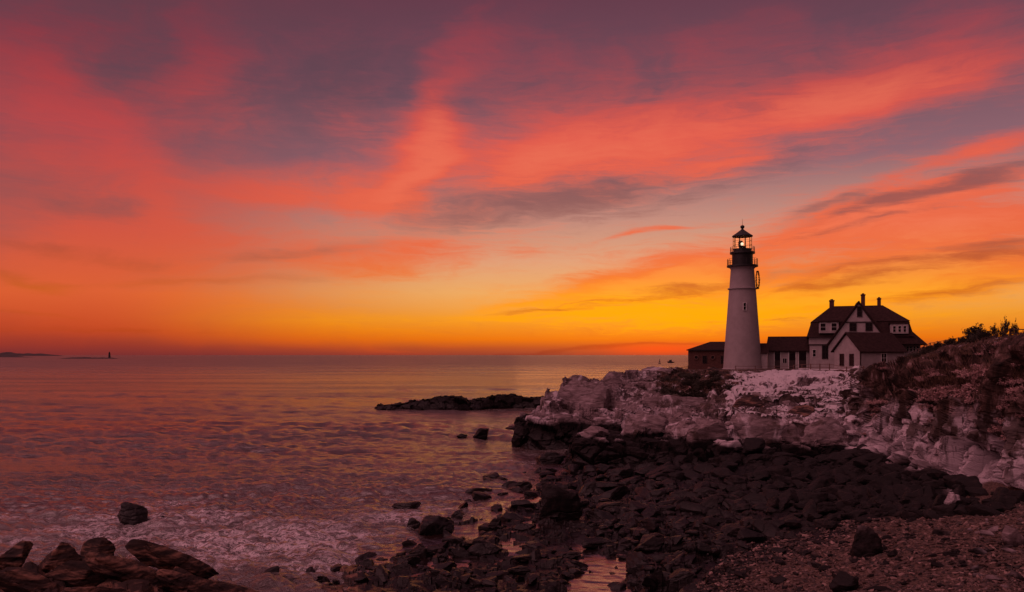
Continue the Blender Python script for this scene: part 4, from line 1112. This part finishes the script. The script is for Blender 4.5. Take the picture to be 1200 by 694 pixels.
bt = empty('fishing_boat', (XW(786.5, YV), YV, 0), R(10), 'small dark fishing boat far out beyond the headland', 'boat')
hull = MB(); hv = []
for t_ in np.linspace(0, 1, 9):
    wd = 1.5 * math.sin(math.pi * min(1, .18 + t_ * .82)) ** .6
    sh = 1.1 + .9 * (1 - t_) ** 2
    xx = -4.2 + 8.4 * t_
    hv += [(xx, -wd, sh), (xx * .93, -wd * .55, -.5), (xx * .93, wd * .55, -.5), (xx, wd, sh)]
fs = []
for i in range(8):
    a = i * 4
    fs += [(a, a + 1, a + 5, a + 4), (a + 1, a + 2, a + 6, a + 5), (a + 2, a + 3, a + 7, a + 6), (a + 3, a, a + 4, a + 7)]
fs += [(0, 3, 2, 1), (32, 33, 34, 35)]
hull.poly(hv, fs).build('hull', 'boat_paint', bt)
MB().box(-2.2, -.9, 1.2, .4, .9, 3.3).build('cabin', 'boat_paint', bt)
MB().bar((-.4, 0, 3.3), (-.4, 0, 5.0), .07).build('mast', 'black_iron', bt)
bu = empty('navigation_buoy', (XW(773, 820), 820, 0), 0, 'slim dark navigation buoy left of the distant fishing boat', 'buoy')
MB().lathe([(.3, -.6), (1.2, -.3), (1.3, .5), (.9, .8)], 20).build('float', 'boat_paint', bu, True)
m = MB()
for i in range(4):
    a = math.pi / 4 + i * math.pi / 2
    m.bar((math.cos(a) * .8, math.sin(a) * .8, .7), (math.cos(a) * .28, math.sin(a) * .28, 3.6), .08)
m.box(-.45, -.45, 1.5, .45, .45, 2.9); m.build('tower_frame', 'boat_paint', bu)
MB().lathe([(.3, 3.6), (.34, 4.2), (.1, 4.6)], 12).build('lantern', 'black_iron', bu)

# ================================================================== the low rock ledge out in the water
def ledge():
    tops = [(438, 478.5), (443, 474.8), (455, 473.6), (467, 472.6), (480, 471), (492, 469.5), (503, 467.5), (509, 466), (525, 465.6), (541, 465.2), (546, 467.5), (549, 470.8), (552, 469.0), (556, 467.8),
            (568, 468.0), (573, 466), (582, 464.4), (594, 464), (604, 464.2), (612, 465.6), (620, 467.2), (630, 466.8), (640, 467), (652, 470), (662, 476)]
    Y0 = 136.0
    n, k = 420, 60
    px = np.linspace(436, 664, n)
    ht = np.interp(px, [a for a, _ in tops], [EYE - (b_ - HOR) * Y0 / F for _, b_ in tops])
    V = np.linspace(-1, 1, k)
    Yc = 135.5 + (px - 540) * .02
    halfw = 3.6 + 1.4 * np.sin(px * .05)
    pr = np.clip(1.25 * (1 - np.abs(V) ** 3.0), 0, 1) * 1.0
    Z = np.minimum(ht[:, None], ht[:, None] * pr[None, :] * 1.05 + 0 * pr) * 1.0 - .7 * (np.abs(V)[None, :] > .97)
    Yg2 = Yc[:, None] + V[None, :] * halfw[:, None]
    Xg2 = ((px - 600) / F)[:, None] * Yg2
    x, y, z = [q.astype(np.float32) for q in (Xg2, Yg2, Z)]
    a, e = facets(x / 1.7, y / 1.5, z / .8 + x * .1, 91)
    b_, e2_ = facets(x / .6, y / .6, z / .4, 93)
    z = z + (.28 * a + .12 * b_ - .12 * (1 - sstep(0, .12, e))) * (z > .05)
    y = y - .3 * a
    o = big_mesh('rock_ledge', np.stack([x, y, z], -1).reshape(-1, 3), grid_faces(n, k), 'shore_rock')
    tag(o, 'long low black rock ledge lying in the sea off the headland tip', 'rock ledge')
ledge()

# ================================================================== loose rocks
def rock_mesh(name, seed, sub=3, flat=.62, planes=15, long_=1.3, rough=.035, sharp=14.0):
    rnd = np.random.RandomState(seed)
    bm = bmesh.new(); bmesh.ops.create_icosphere(bm, subdivisions=sub, radius=1.0)
    P_ = np.array([v.co for v in bm.verts], np.float32)
    nr = rnd.normal(size=(planes, 3)); nr /= np.linalg.norm(nr, axis=1)[:, None]
    dd = rnd.uniform(.62, .98, planes)
    q = P_ @ nr.T
    rr0 = np.where(q > .12, dd[None, :] / np.maximum(q, .12), 9)
    rad = (np.power(np.minimum(rr0, 9.0), -sharp).sum(1)) ** (-1 / sharp)
    rad = np.minimum(rad, 1.25)
    P2 = P_ * rad[:, None]
    sc = np.array([long_ * rnd.uniform(.9, 1.15), rnd.uniform(.8, 1.05), flat * rnd.uniform(.85, 1.2)])
    nn = fbm(P2[:, 0] * 2.2 + seed, P2[:, 1] * 2.2, P2[:, 2] * 4.5, 4, seed)
    P2 = P2 * (1 + rough * nn[:, None]) * sc
    tl = rnd.uniform(-.25, .25)
    P2[:, 2] += P2[:, 0] * tl
    for v, c in zip(bm.verts, P2): v.co = c
    me = bpy.data.meshes.new(name); bm.to_mesh(me); bm.free()
    me.materials.append(MATS['shore_rock'])
    me.polygons.foreach_set('use_smooth', np.ones(len(me.polygons), bool))
    me.set_sharp_from_angle(angle=R(24))
    return me
protos_dark = []
protos = [rock_mesh('boulder', 100 + i, 4, flat=random.choice([.55, .7, .85]), planes=random.choice([9, 12, 16]), rough=.06, sharp=random.choice([18, 40, 60]), long_=random.uniform(1.1, 1.6)) for i in range(10)]
for me in protos:
    m2 = me.copy(); m2.materials[0] = MATS['weedy_rock']; protos_dark.append(m2)
lowp = []
for i in range(8):
    me = rock_mesh('stone', 300 + i, 2, flat=.66, planes=9, sharp=40.0)
    co = np.zeros(len(me.vertices) * 3, np.float32); me.vertices.foreach_get('co', co)
    fc = np.array([p_.vertices[:] for p_ in me.polygons], np.int32)
    lowp.append((co.reshape(-1, 3), fc))

def put_rock(me, X, Y, Z, sx, sy, sz, rot, label, group=None, cat='boulder', name='boulder'):
    o = bpy.data.objects.new(name, me)
    COL.objects.link(o)
    o.location = (X, Y, Z); o.scale = (sx, sy, sz); o.rotation_euler = rot
    return tag(o, label, cat, group)

# --- singular rocks the eye can pick out: (px centre, py foot, width px, height px, label)
def feature(i, px, pyf, wpx, hpx, label, rot=0, tilt=0, Y=None, long_=1.35, planes=11, flat=.8, seed=None, z0=None, sub=5, depth=1.0):
    slab_ = i >= 19 or i == 12
    if not slab_: planes += 6
    if Y is None:
        q = ground_at(px, pyf)
        Y = q[1] if q else 8478 / (pyf - HOR)
    me = rock_mesh('boulder', seed or 700 + i, sub, flat=flat, planes=planes, long_=1.0, rough=.07 if slab_ else .08, sharp=60.0 if slab_ else 24.0)
    co = np.zeros(len(me.vertices) * 3, np.float32); me.vertices.foreach_get('co', co); co = co.reshape(-1, 3)
    ext = co.max(0) - co.min(0); mid = (co.max(0) + co.min(0)) / 2
    W = wpx * Y / F; H = hpx * Y / F
    co = (co - mid) / ext * np.array([W, W * depth * .8, H * 1.5])
    me.vertices.foreach_set('co', co.ravel().astype(np.float32)); me.update()
    zf = EYE - (pyf - HOR) * Y / F if z0 is None else z0
    o = put_rock(me, XW(px, Y), Y + W * depth * .35, zf + H * .25, 1, 1, 1, (0, R(tilt), R(rot)), label)
    return o
feature(1, 151, 617, 35, 26, 'rounded dark boulder alone in the foam, the larger of a pair', 0, 0, z0=-.05, planes=12)
feature(2, 185, 615, 16, 9, 'small dark rock in the foam beside the larger lone boulder', z0=-.05)
feature(3, 509, 630, 44, 22, 'broad dark boulder awash near the middle of the shallows', z0=-.05, planes=12)
feature(4, 474, 601, 34, 11, 'flat black rock awash left of the broad boulder in the shallows', z0=-.05)
feature(5, 484, 621, 17, 12, 'small round black rock touching the left side of the broad boulder', z0=-.05)
feature(6, 563, 515, 20, 13, 'pointed black rock alone in the water off the ledge headland', z0=-.05, planes=9)
feature(7, 541, 514, 14, 5, 'small flat black rock beside the pointed rock off the headland', z0=-.05)
feature(8, 601, 504, 18, 5, 'low black rock just off the foot of the dark headland tip', z0=-.05)
feature(9, 646, 546, 36, 15, 'wedge shaped black rock in the channel before the headland block', z0=-.05, planes=8)
feature(10, 659, 612, 52, 42, 'big square black block standing on the shore beside the channel', -12, 6, planes=4, flat=1, depth=.9)
feature(11, 535, 610, 16, 10, 'round black rock awash right of the broad boulder in the shallows', z0=-.05)
feature(12, 759, 524, 60, 38, 'big pale cracked block resting on the dark rock shelf', -8, 5, Y=66.5, planes=9, flat=1, depth=.8)
feature(13, 697, 514, 36, 14, 'pale weathered slab capping the dark block on the shore', 4, 6, Y=64.5, planes=8)
feature(14, 1020, 655, 38, 36, 'dark upright boulder at the edge of the gravel beach', 10, 0, planes=11, flat=1)
feature(15, 997, 692, 40, 18, 'dark angular rock half buried in the gravel at the bottom edge', 0, 0, planes=9)
feature(16, 1192, 642, 26, 24, 'reddish rounded boulder on the gravel below the cliff', 0, 0, planes=13)
feature(17, 1120, 600, 22, 22, 'pinkish wedge shaped stone on the upper gravel below the cliff', 0, 10, planes=8)
feature(18, 757, 668, 44, 18, 'flat black boulder beside the tide pools', 0, 0, planes=10)
feature(19, 108, 655, 40, 26, 'square black boulder perched at the back of the near outcrop', 0, 8, Y=27, planes=8, depth=.7, z0=2.05)
feature(20, 62, 672, 66, 40, 'large pointed black boulder on the near outcrop at lower left', 0, -12, Y=25.5, planes=8, z0=1.85, depth=.8)
feature(21, 6, 655, 46, 24, 'dark boulder at the left picture edge on the near outcrop', 0, 0, Y=26.5, planes=8, z0=2.1)
feature(22, 206, 676, 92, 20, 'long dark slab slanting down the seaward side of the near outcrop', 20, 27, Y=26, planes=7, z0=1.95, depth=.4)
feature(23, 150, 690, 130, 24, 'brown layered slab in the middle of the near outcrop', 25, 24, Y=24, planes=7, z0=2.05, depth=.45)
feature(24, 262, 700, 110, 18, 'brown slab at the right foot of the near outcrop', 22, 22, Y=25, planes=7, z0=1.3, depth=.4)
feature(25, 28, 700, 96, 30, 'wide brown boulder in the lower left corner of the outcrop', 10, 14, Y=22.5, planes=8, z0=2.15, depth=.6)
feature(26, 118, 708, 110, 30, 'brown wedge of rock at the bottom edge between two tilted slabs', 24, 30, Y=22.2, planes=7, z0=1.8, depth=.5)
feature(27, 205, 706, 120, 22, 'cracked brown slab below the long dark slanting slab', 24, 25, Y=23.2, planes=7, z0=1.5, depth=.4)
feature(28, 172, 664, 60, 20, 'dark upturned slab on the crest of the near outcrop', 18, 24, Y=26.2, planes=7, z0=2.3, depth=.5)
feature(29, 232, 690, 120, 20, 'thin dark slab leaning on the long slanting slab of the outcrop', 24, 26, Y=24.6, planes=7, z0=1.5, depth=.4)
feature(30, 90, 690, 80, 30, 'dark brown cracked slab between the pointed boulder and the layered slab', 20, 18, Y=24.2, planes=7, z0=2.0, depth=.5)
feature(31, 683, 500, 84, 54, 'large pale rock bluff at the outer end of the headland', -10, 4, Y=83, planes=8, depth=.7)
feature(32, 648, 492, 26, 34, 'narrow pale pinnacle at the seaward edge of the headland', 8, 3, Y=82, planes=8, depth=.9)
feature(33, 734, 472, 66, 38, 'pale rounded crag on the headland skyline next to the open sea', 12, -4, Y=99.5, planes=9, depth=.7)
feature(34, 782, 455, 70, 25, 'broad low crag on the skyline before the brown brick building', -6, 2, Y=110, planes=9, depth=.6)
feature(35, 800, 500, 110, 36, 'long smooth ice glazed ledge above the big pale cracked block', -5, 3, Y=79, planes=8, depth=.4)
feature(36, 838, 528, 66, 36, 'ice covered block at the left end of the frozen foot of the cliff', 8, 4, Y=59.8, planes=9, depth=.6)
feature(37, 905, 530, 84, 44, 'smooth ice mound at the foot of the snowy slope', -10, 2, Y=59.2, planes=11, depth=.5)
feature(38, 972, 528, 64, 38, 'ice covered block at the right end of the snowy slope', 12, -3, Y=58.8, planes=9, depth=.6)
feature(39, 884, 480, 50, 17, 'dark bare crag standing out of the snowy slope', 6, 5, Y=74, planes=8, depth=.6)
feature(40, 938, 492, 38, 18, 'dark angular crag halfway down the snowy slope', -14, 6, Y=67, planes=8, depth=.7)
feature(41, 846, 452, 40, 22, 'dark crag just below the lighthouse foot', 10, 0, Y=98, planes=8, depth=.7)
for o_ in [q for q in COL.objects if q.name.startswith('boulder')]:
    yy = o_.location.y
    if 'bare crag' in o_['label'] or 'dark angular crag' in o_['label'] or 'dark crag' in o_['label']: o_.data.materials[0] = MATS['crag_rock']
    elif yy < 29 and o_.location.x < -6: o_.data.materials[0] = MATS['outcrop_rock']
    elif not any(k_ in o_['label'] for k_ in ('pale', 'ice')) and yy < 70 and o_.location.z < 1.9 and o_.location.x < 12: o_.data.materials[0] = MATS['weedy_rock']

# --- scattered boulders: the 300 that show largest are things, the rest one mass of stones
rnd = random.Random(11)
def inside(px, py, poly):
    c = False; n = len(poly)
    for i in range(n):
        x1, y1 = poly[i]; x2, y2 = poly[(i + 1) % n]
        if (y1 > py) != (y2 > py) and px < (x2 - x1) * (py - y1) / (y2 - y1) + x1: c = not c
    return c
zones = [   # polygon on the photo, count, size range (px), group, label, sink
 ([(672, 556), (720, 552), (800, 530), (900, 534), (1000, 528), (1040, 546), (1140, 566), (1192, 590), (1170, 606), (1100, 612), (1000, 618), (900, 636), (800, 640), (700, 630), (690, 590)], 1150, (5, 27),
  'boulders packed under the cliff', 'dark wet boulder in the packed boulder band under the cliff'),
 ([(520, 694), (470, 668), (440, 672), (560, 625), (640, 622), (700, 612), (860, 632), (880, 650), (800, 694)], 470, (4, 22),
  'weedy rocks round the tide pools', 'dark weed covered rock among the tide pools'),
 ([(560, 560), (640, 548), (700, 560), (680, 600), (620, 628), (560, 640), (490, 665), (420, 694), (330, 694), (300, 676), (400, 668), (520, 610)], 280, (4, 20),
  'rocks awash along the shoreline', 'black rock awash at the shoreline'),
 ([(850, 660), (900, 645), (1000, 630), (1100, 618), (1199, 610), (1199, 694), (800, 694)], 170, (3, 13),
  'loose stones on the gravel beach', 'brown stone lying loose on the gravel beach'),
 ([(790, 518), (800, 490), (850, 470), (930, 462), (985, 465), (1005, 500), (1030, 528), (960, 522), (850, 520)], 70, (4, 13),
  'pale broken blocks on the ledge slope', 'pale frosted block among the broken rock of the ledge slope')]
cands = []
for zi, (poly, cnt, (s0, s1), grp_, lab) in enumerate(zones):
    xs = [q[0] for q in poly]; ys = [q[1] for q in poly]
    got = 0; tries = 0
    while got < cnt and tries < cnt * 30:
        tries += 1
        px, py = rnd.uniform(min(xs), max(xs)), rnd.uniform(min(ys), max(ys))
        if not inside(px, py, poly): continue
        q = ground_at(px, py)
        if not q: continue
        X, Y = q
        s = s0 + (s1 - s0) * rnd.random() ** 2.6
        cands.append((s, X, Y, zi)); got += 1
cands.sort(reverse=True)
small = [[] for _ in zones]
budget = [115, 65, 65, 35, 20]
used = [0] * 5
for (s, X, Y, zi) in cands:
    Wm = s * Y / F
    gz = ground_z(X, Y)
    if zi == 2: gz = max(gz, -.12) if gz > -1.2 else gz
    if zi == 1 and gz < -.03 and rnd.random() < .8: continue
    zz = gz + Wm * .10
    if zi == 2 and gz < -1.2: zz = -.08
    rot = (rnd.uniform(-.3, .3), rnd.uniform(-.3, .3), rnd.uniform(0, 6.28))
    if used[zi] < budget[zi]:
        used[zi] += 1
        put_rock(rnd.choice(protos_dark if zi <= 2 else protos), X, Y, zz, Wm * .55, Wm * .5, Wm * rnd.uniform(.42, .62), rot, zones[zi][4], zones[zi][3])
    else:
        small[zi].append((X, Y, zz, Wm, rot))

def mass(name, items, m_, label=None, protos_=lowp):
    V_, F_ = [], []; off = 0
    for (X, Y, Z, W, rot) in items:
        co, fc = protos_[rnd.randrange(len(protos_))]
        M = np.array(Matrix.Rotation(rot[2], 3, 'Z') @ Matrix.Rotation(rot[1], 3, 'Y') @ Matrix.Rotation(rot[0], 3, 'X'), np.float32)
        q = (co * np.array([W * .55, W * .5, W * .5], np.float32)) @ M.T + np.array([X, Y, Z], np.float32)
        V_.append(q); F_.append(fc + off); off += len(q)
    o = big_mesh(name, np.concatenate(V_), np.concatenate(F_), m_)
    return tag(o, label, None, None, 'stuff')
names = ['boulder_rubble', 'weedy_rubble', 'shoreline_rubble', 'beach_stones', 'broken_rubble']
for zi in range(5):
    if small[zi]: mass(names[zi], small[zi], 'weedy_rock' if zi <= 2 else 'shore_rock')
# gravel: thousands of pebbles on the beach
mt, t, b = mat('pebble', (0.10, 0.055, 0.046), 0.7, vary=0.0)
P = t.n('ShaderNodeNewGeometry')
rc = t.ramp(P.outputs['Random Per Island'], [(0, (0.014, 0.008, 0.007)), (.5, (0.062, 0.034, 0.030)), (.85, (0.16, 0.092, 0.080)), (1, (0.29, 0.18, 0.16))])
t.put(b.inputs['Base Color'], rc)
vlow = []
for i in range(6):
    me = rock_mesh('pebble', 500 + i, 1, flat=.6, planes=7)
    co = np.zeros(len(me.vertices) * 3, np.float32); me.vertices.foreach_get('co', co)
    vlow.append((co.reshape(-1, 3), np.array([p_.vertices[:] for p_ in me.polygons], np.int32)))
peb = []
gpoly = [(805, 700), (850, 650), (900, 632), (1000, 612), (1100, 604), (1180, 592), (1210, 585), (1210, 700)]
while len(peb) < 9000:
    px, py = rnd.uniform(790, 1210), rnd.uniform(585, 700)
    if not inside(px, py, gpoly): continue
    # bias against crowding at the far edge
    if rnd.random() > (700 - 0) and False: continue
    q = ground_at(px, py)
    if not q: continue
    W = (1.6 + 4.2 * rnd.random() ** 3) * q[1] / F
    peb.append((q[0], q[1], ground_z(*q) + W * .1, W, (rnd.uniform(-.5, .5), rnd.uniform(-.5, .5), rnd.uniform(0, 6.28))))
mass('gravel', peb, 'pebble', None, vlow)

# ================================================================== plants
def bush_meshes(seed, h=1.0, spread=1.0, twigs=26, leaves=900, leaf=.045, upright=.6):
    r_ = random.Random(seed); m = MB(); tips = []
    for i in range(twigs):
        a = r_.uniform(0, 6.283); sp = r_.random() ** .7 * spread
        end = Vector((math.cos(a) * sp, math.sin(a) * sp, h * r_.uniform(.45, 1.0) * (1 - .45 * (sp / spread) ** 2)))
        midp = end * .5 + Vector((r_.uniform(-.1, .1), r_.uniform(-.1, .1), h * .12 * upright))
        st_ = Vector((math.cos(a) * .06, math.sin(a) * .06, -.1))
        m.bar(st_, midp, .022, .014, 4); m.bar(midp, end, .014, .005, 4)
        for k_ in range(5):
            b0_ = midp.lerp(end, r_.uniform(0, .9)); e2 = b0_ + Vector((r_.uniform(-.28, .28), r_.uniform(-.28, .28), r_.uniform(.02, .34))) * h * .8
            m.bar(b0_, e2, .008, .003, 3); tips.append((b0_, e2))
        tips.append((midp, end))
    V_, F_ = [], []
    for i in range(leaves):
        a, b_ = r_.choice(tips); c = a.lerp(b_, r_.uniform(.25, 1.1)) + Vector((r_.gauss(0, .035), r_.gauss(0, .035), r_.gauss(0, .035)))
        u = Vector((r_.gauss(0, 1), r_.gauss(0, 1), r_.gauss(0, 1))).normalized(); v = u.orthogonal().normalized()
        l = leaf * r_.uniform(.6, 1.5)
        k_ = len(V_); V_ += [c - u * l, c + v * l * .5, c + u * l, c - v * l * .5]; F_.append((k_, k_ + 1, k_ + 2, k_ + 3))
    f = MB(); f.poly(V_, F_)
    return m, f
def mk(mb, name, m_):
    me = bpy.data.meshes.new(name); me.from_pydata(mb.v, [], mb.f); me.materials.append(MATS[m_]); return me
def protoset(n, m_leaf, **kw):
    out = []
    for i in range(n):
        a, b_ = bush_meshes(kw.pop('seed0', 40) + i * 3, **kw); kw['seed0'] = 40 + i
        out.append((mk(a, 'stems', 'shrub_twig'), mk(b_, 'foliage', m_leaf)))
    return out
darkset = protoset(3, 'shrub_leaf', seed0=40, h=1.0, spread=.8, twigs=26, leaves=1000, leaf=.05)
paleset = protoset(4, 'dry_brush', seed0=80, h=.8, spread=.9, twigs=26, leaves=800, leaf=.05)
def shrub(pr_, X, Y, Z, s, sz, label, group=None, name='shrub'):
    e = empty(name, (X, Y, Z), rnd.uniform(0, 6.28), label, 'shrub', group)
    e.scale = (s, s, sz)
    for me in pr_:
        o = bpy.data.objects.new(me.name.split('.')[0], me); COL.objects.link(o); o.parent = e
    return e
# the big bushy shrub on the right skyline
for (px, wpx, hpx, Y, lab) in ((1166, 11, 21, 62, 'bare topped shrub forming the left lobe of the skyline clump'), (1178, 13, 30, 62, 'tallest dark shrub of the skyline clump behind the cliff top fence'),
                          (1189, 12, 24, 62, 'dark shrub forming the right lobe of the skyline clump'), (1173, 14, 15, 61, 'low dark shrub filling the foot of the skyline clump'), (1199, 14, 12, 60, 'low shrub at the right edge of the skyline clump')):
    X = XW(px, Y); H = hpx * Y / F
    shrub(darkset[px % 3], X, Y, ZW(397.5, Y), wpx * Y / F * .6, H * .85, lab)
for i in range(18):   # shrubs along the ridge line
    px = 1092 + 62 * (i / 17) ** .8 + rnd.uniform(-3, 3); Y = np.interp(px, [1090, 1120, 1155], [120, 92, 64]) + rnd.uniform(-3, 3)
    X = XW(px, Y); s = rnd.uniform(.5, 1.1) * (1.4 if px > 1140 else 1)
    shrub(rnd.choice(darkset), X, Y, ground_z(X, Y) - .1, s * 1.1, s * rnd.uniform(.6, 1.3), 'dark low shrub on the ridge climbing to the cliff top', 'dark shrubs along the ridge')
for i in range(46):   # dark scrub on the seaward turf left of the lighthouse
    px = rnd.gauss(812, 20); py = rnd.uniform(441, 464)
    if px > 868 or px < 772: continue
    q = ground_at(px, py, 80)
    if not q: continue
    s = rnd.uniform(.7, 1.4)
    shrub(rnd.choice(darkset), q[0], q[1], ground_z(*q) - .1, s * 1.2, s * .8, 'dark scrubby bush on the turf slope below the lighthouse', 'dark scrub below the lighthouse')
for i in range(22):   # bushes by the annex
    px = rnd.uniform(1058, 1096); Y = rnd.uniform(92, 108)
    X = XW(px, Y); s = rnd.uniform(.6, 1.1)
    shrub(rnd.choice(darkset), X, Y, ground_z(X, Y) - .1, s, s, 'dark bush beside the right end of the annex', 'dark bushes by the annex')
k_ = 0
while k_ < 210:       # frosted pale brush hanging on the right cliff
    px = rnd.uniform(1008, 1199); py = rnd.uniform(408, 520)
    w_ = math.exp(-((px - 1150) / 32) ** 2 - ((py - 452) / 34) ** 2) + .55 * math.exp(-((px - 1050) / 30) ** 2 - ((py - 434) / 16) ** 2) + .35 * math.exp(-((px - 1195) / 20) ** 2 - ((py - 470) / 40) ** 2) + .3 * math.exp(-((px - 1085) / 30) ** 2 - ((py - 462) / 25) ** 2) + .06
    if rnd.random() > w_: continue
    q = ground_at(px, py, 30)
    if not q: continue
    X, Y = q; s = rnd.uniform(.35, .8)
    shrub(paleset[rnd.randrange(4)], X, Y, ground_z(X, Y) - .08, s, s * rnd.uniform(.7, 1.1), 'pale frosted brush clinging to the steep right hand cliff', 'pale brush on the cliff')
    k_ += 1
# turf: dead grass blades over the cliff tops
def grass(n, regions, hmin, hmax, name):
    V_, F_ = [], []
    r_ = random.Random(5); k = 0
    while k < n:
        (p0, p1, y0, y1) = r_.choice(regions)
        px, py = r_.uniform(p0, p1), r_.uniform(y0, y1)
        q = ground_at(px, py, 36)
        k += 1
        if not q: continue
        X, Y = q; Z = ground_z(X, Y)
        if Z < 4.4: continue
        for j in range(9):
            bx, by = X + r_.gauss(0, .16), Y + r_.gauss(0, .16)
            h_ = r_.uniform(hmin, hmax); a = r_.uniform(0, 6.28); l = h_ * r_.uniform(.2, .8)
            w_ = .018 * Y / 60
            tx, ty = math.cos(a) * l, math.sin(a) * l
            i0 = len(V_)
            V_ += [(bx - w_, by, Z - .05), (bx + w_, by, Z - .05), (bx + tx, by + ty, Z + h_)]
            F_.append((i0, i0 + 1, i0 + 2))
    o = big_mesh(name, V_, F_, 'dead_grass')
    return tag(o, None, None, None, 'stuff')
grass(3000, [(1010, 1200, 405, 440), (1030, 1199, 415, 450), (775, 870, 434, 460), (1060, 1199, 400, 430), (1000, 1060, 428, 445)], .10, .32, 'grass')
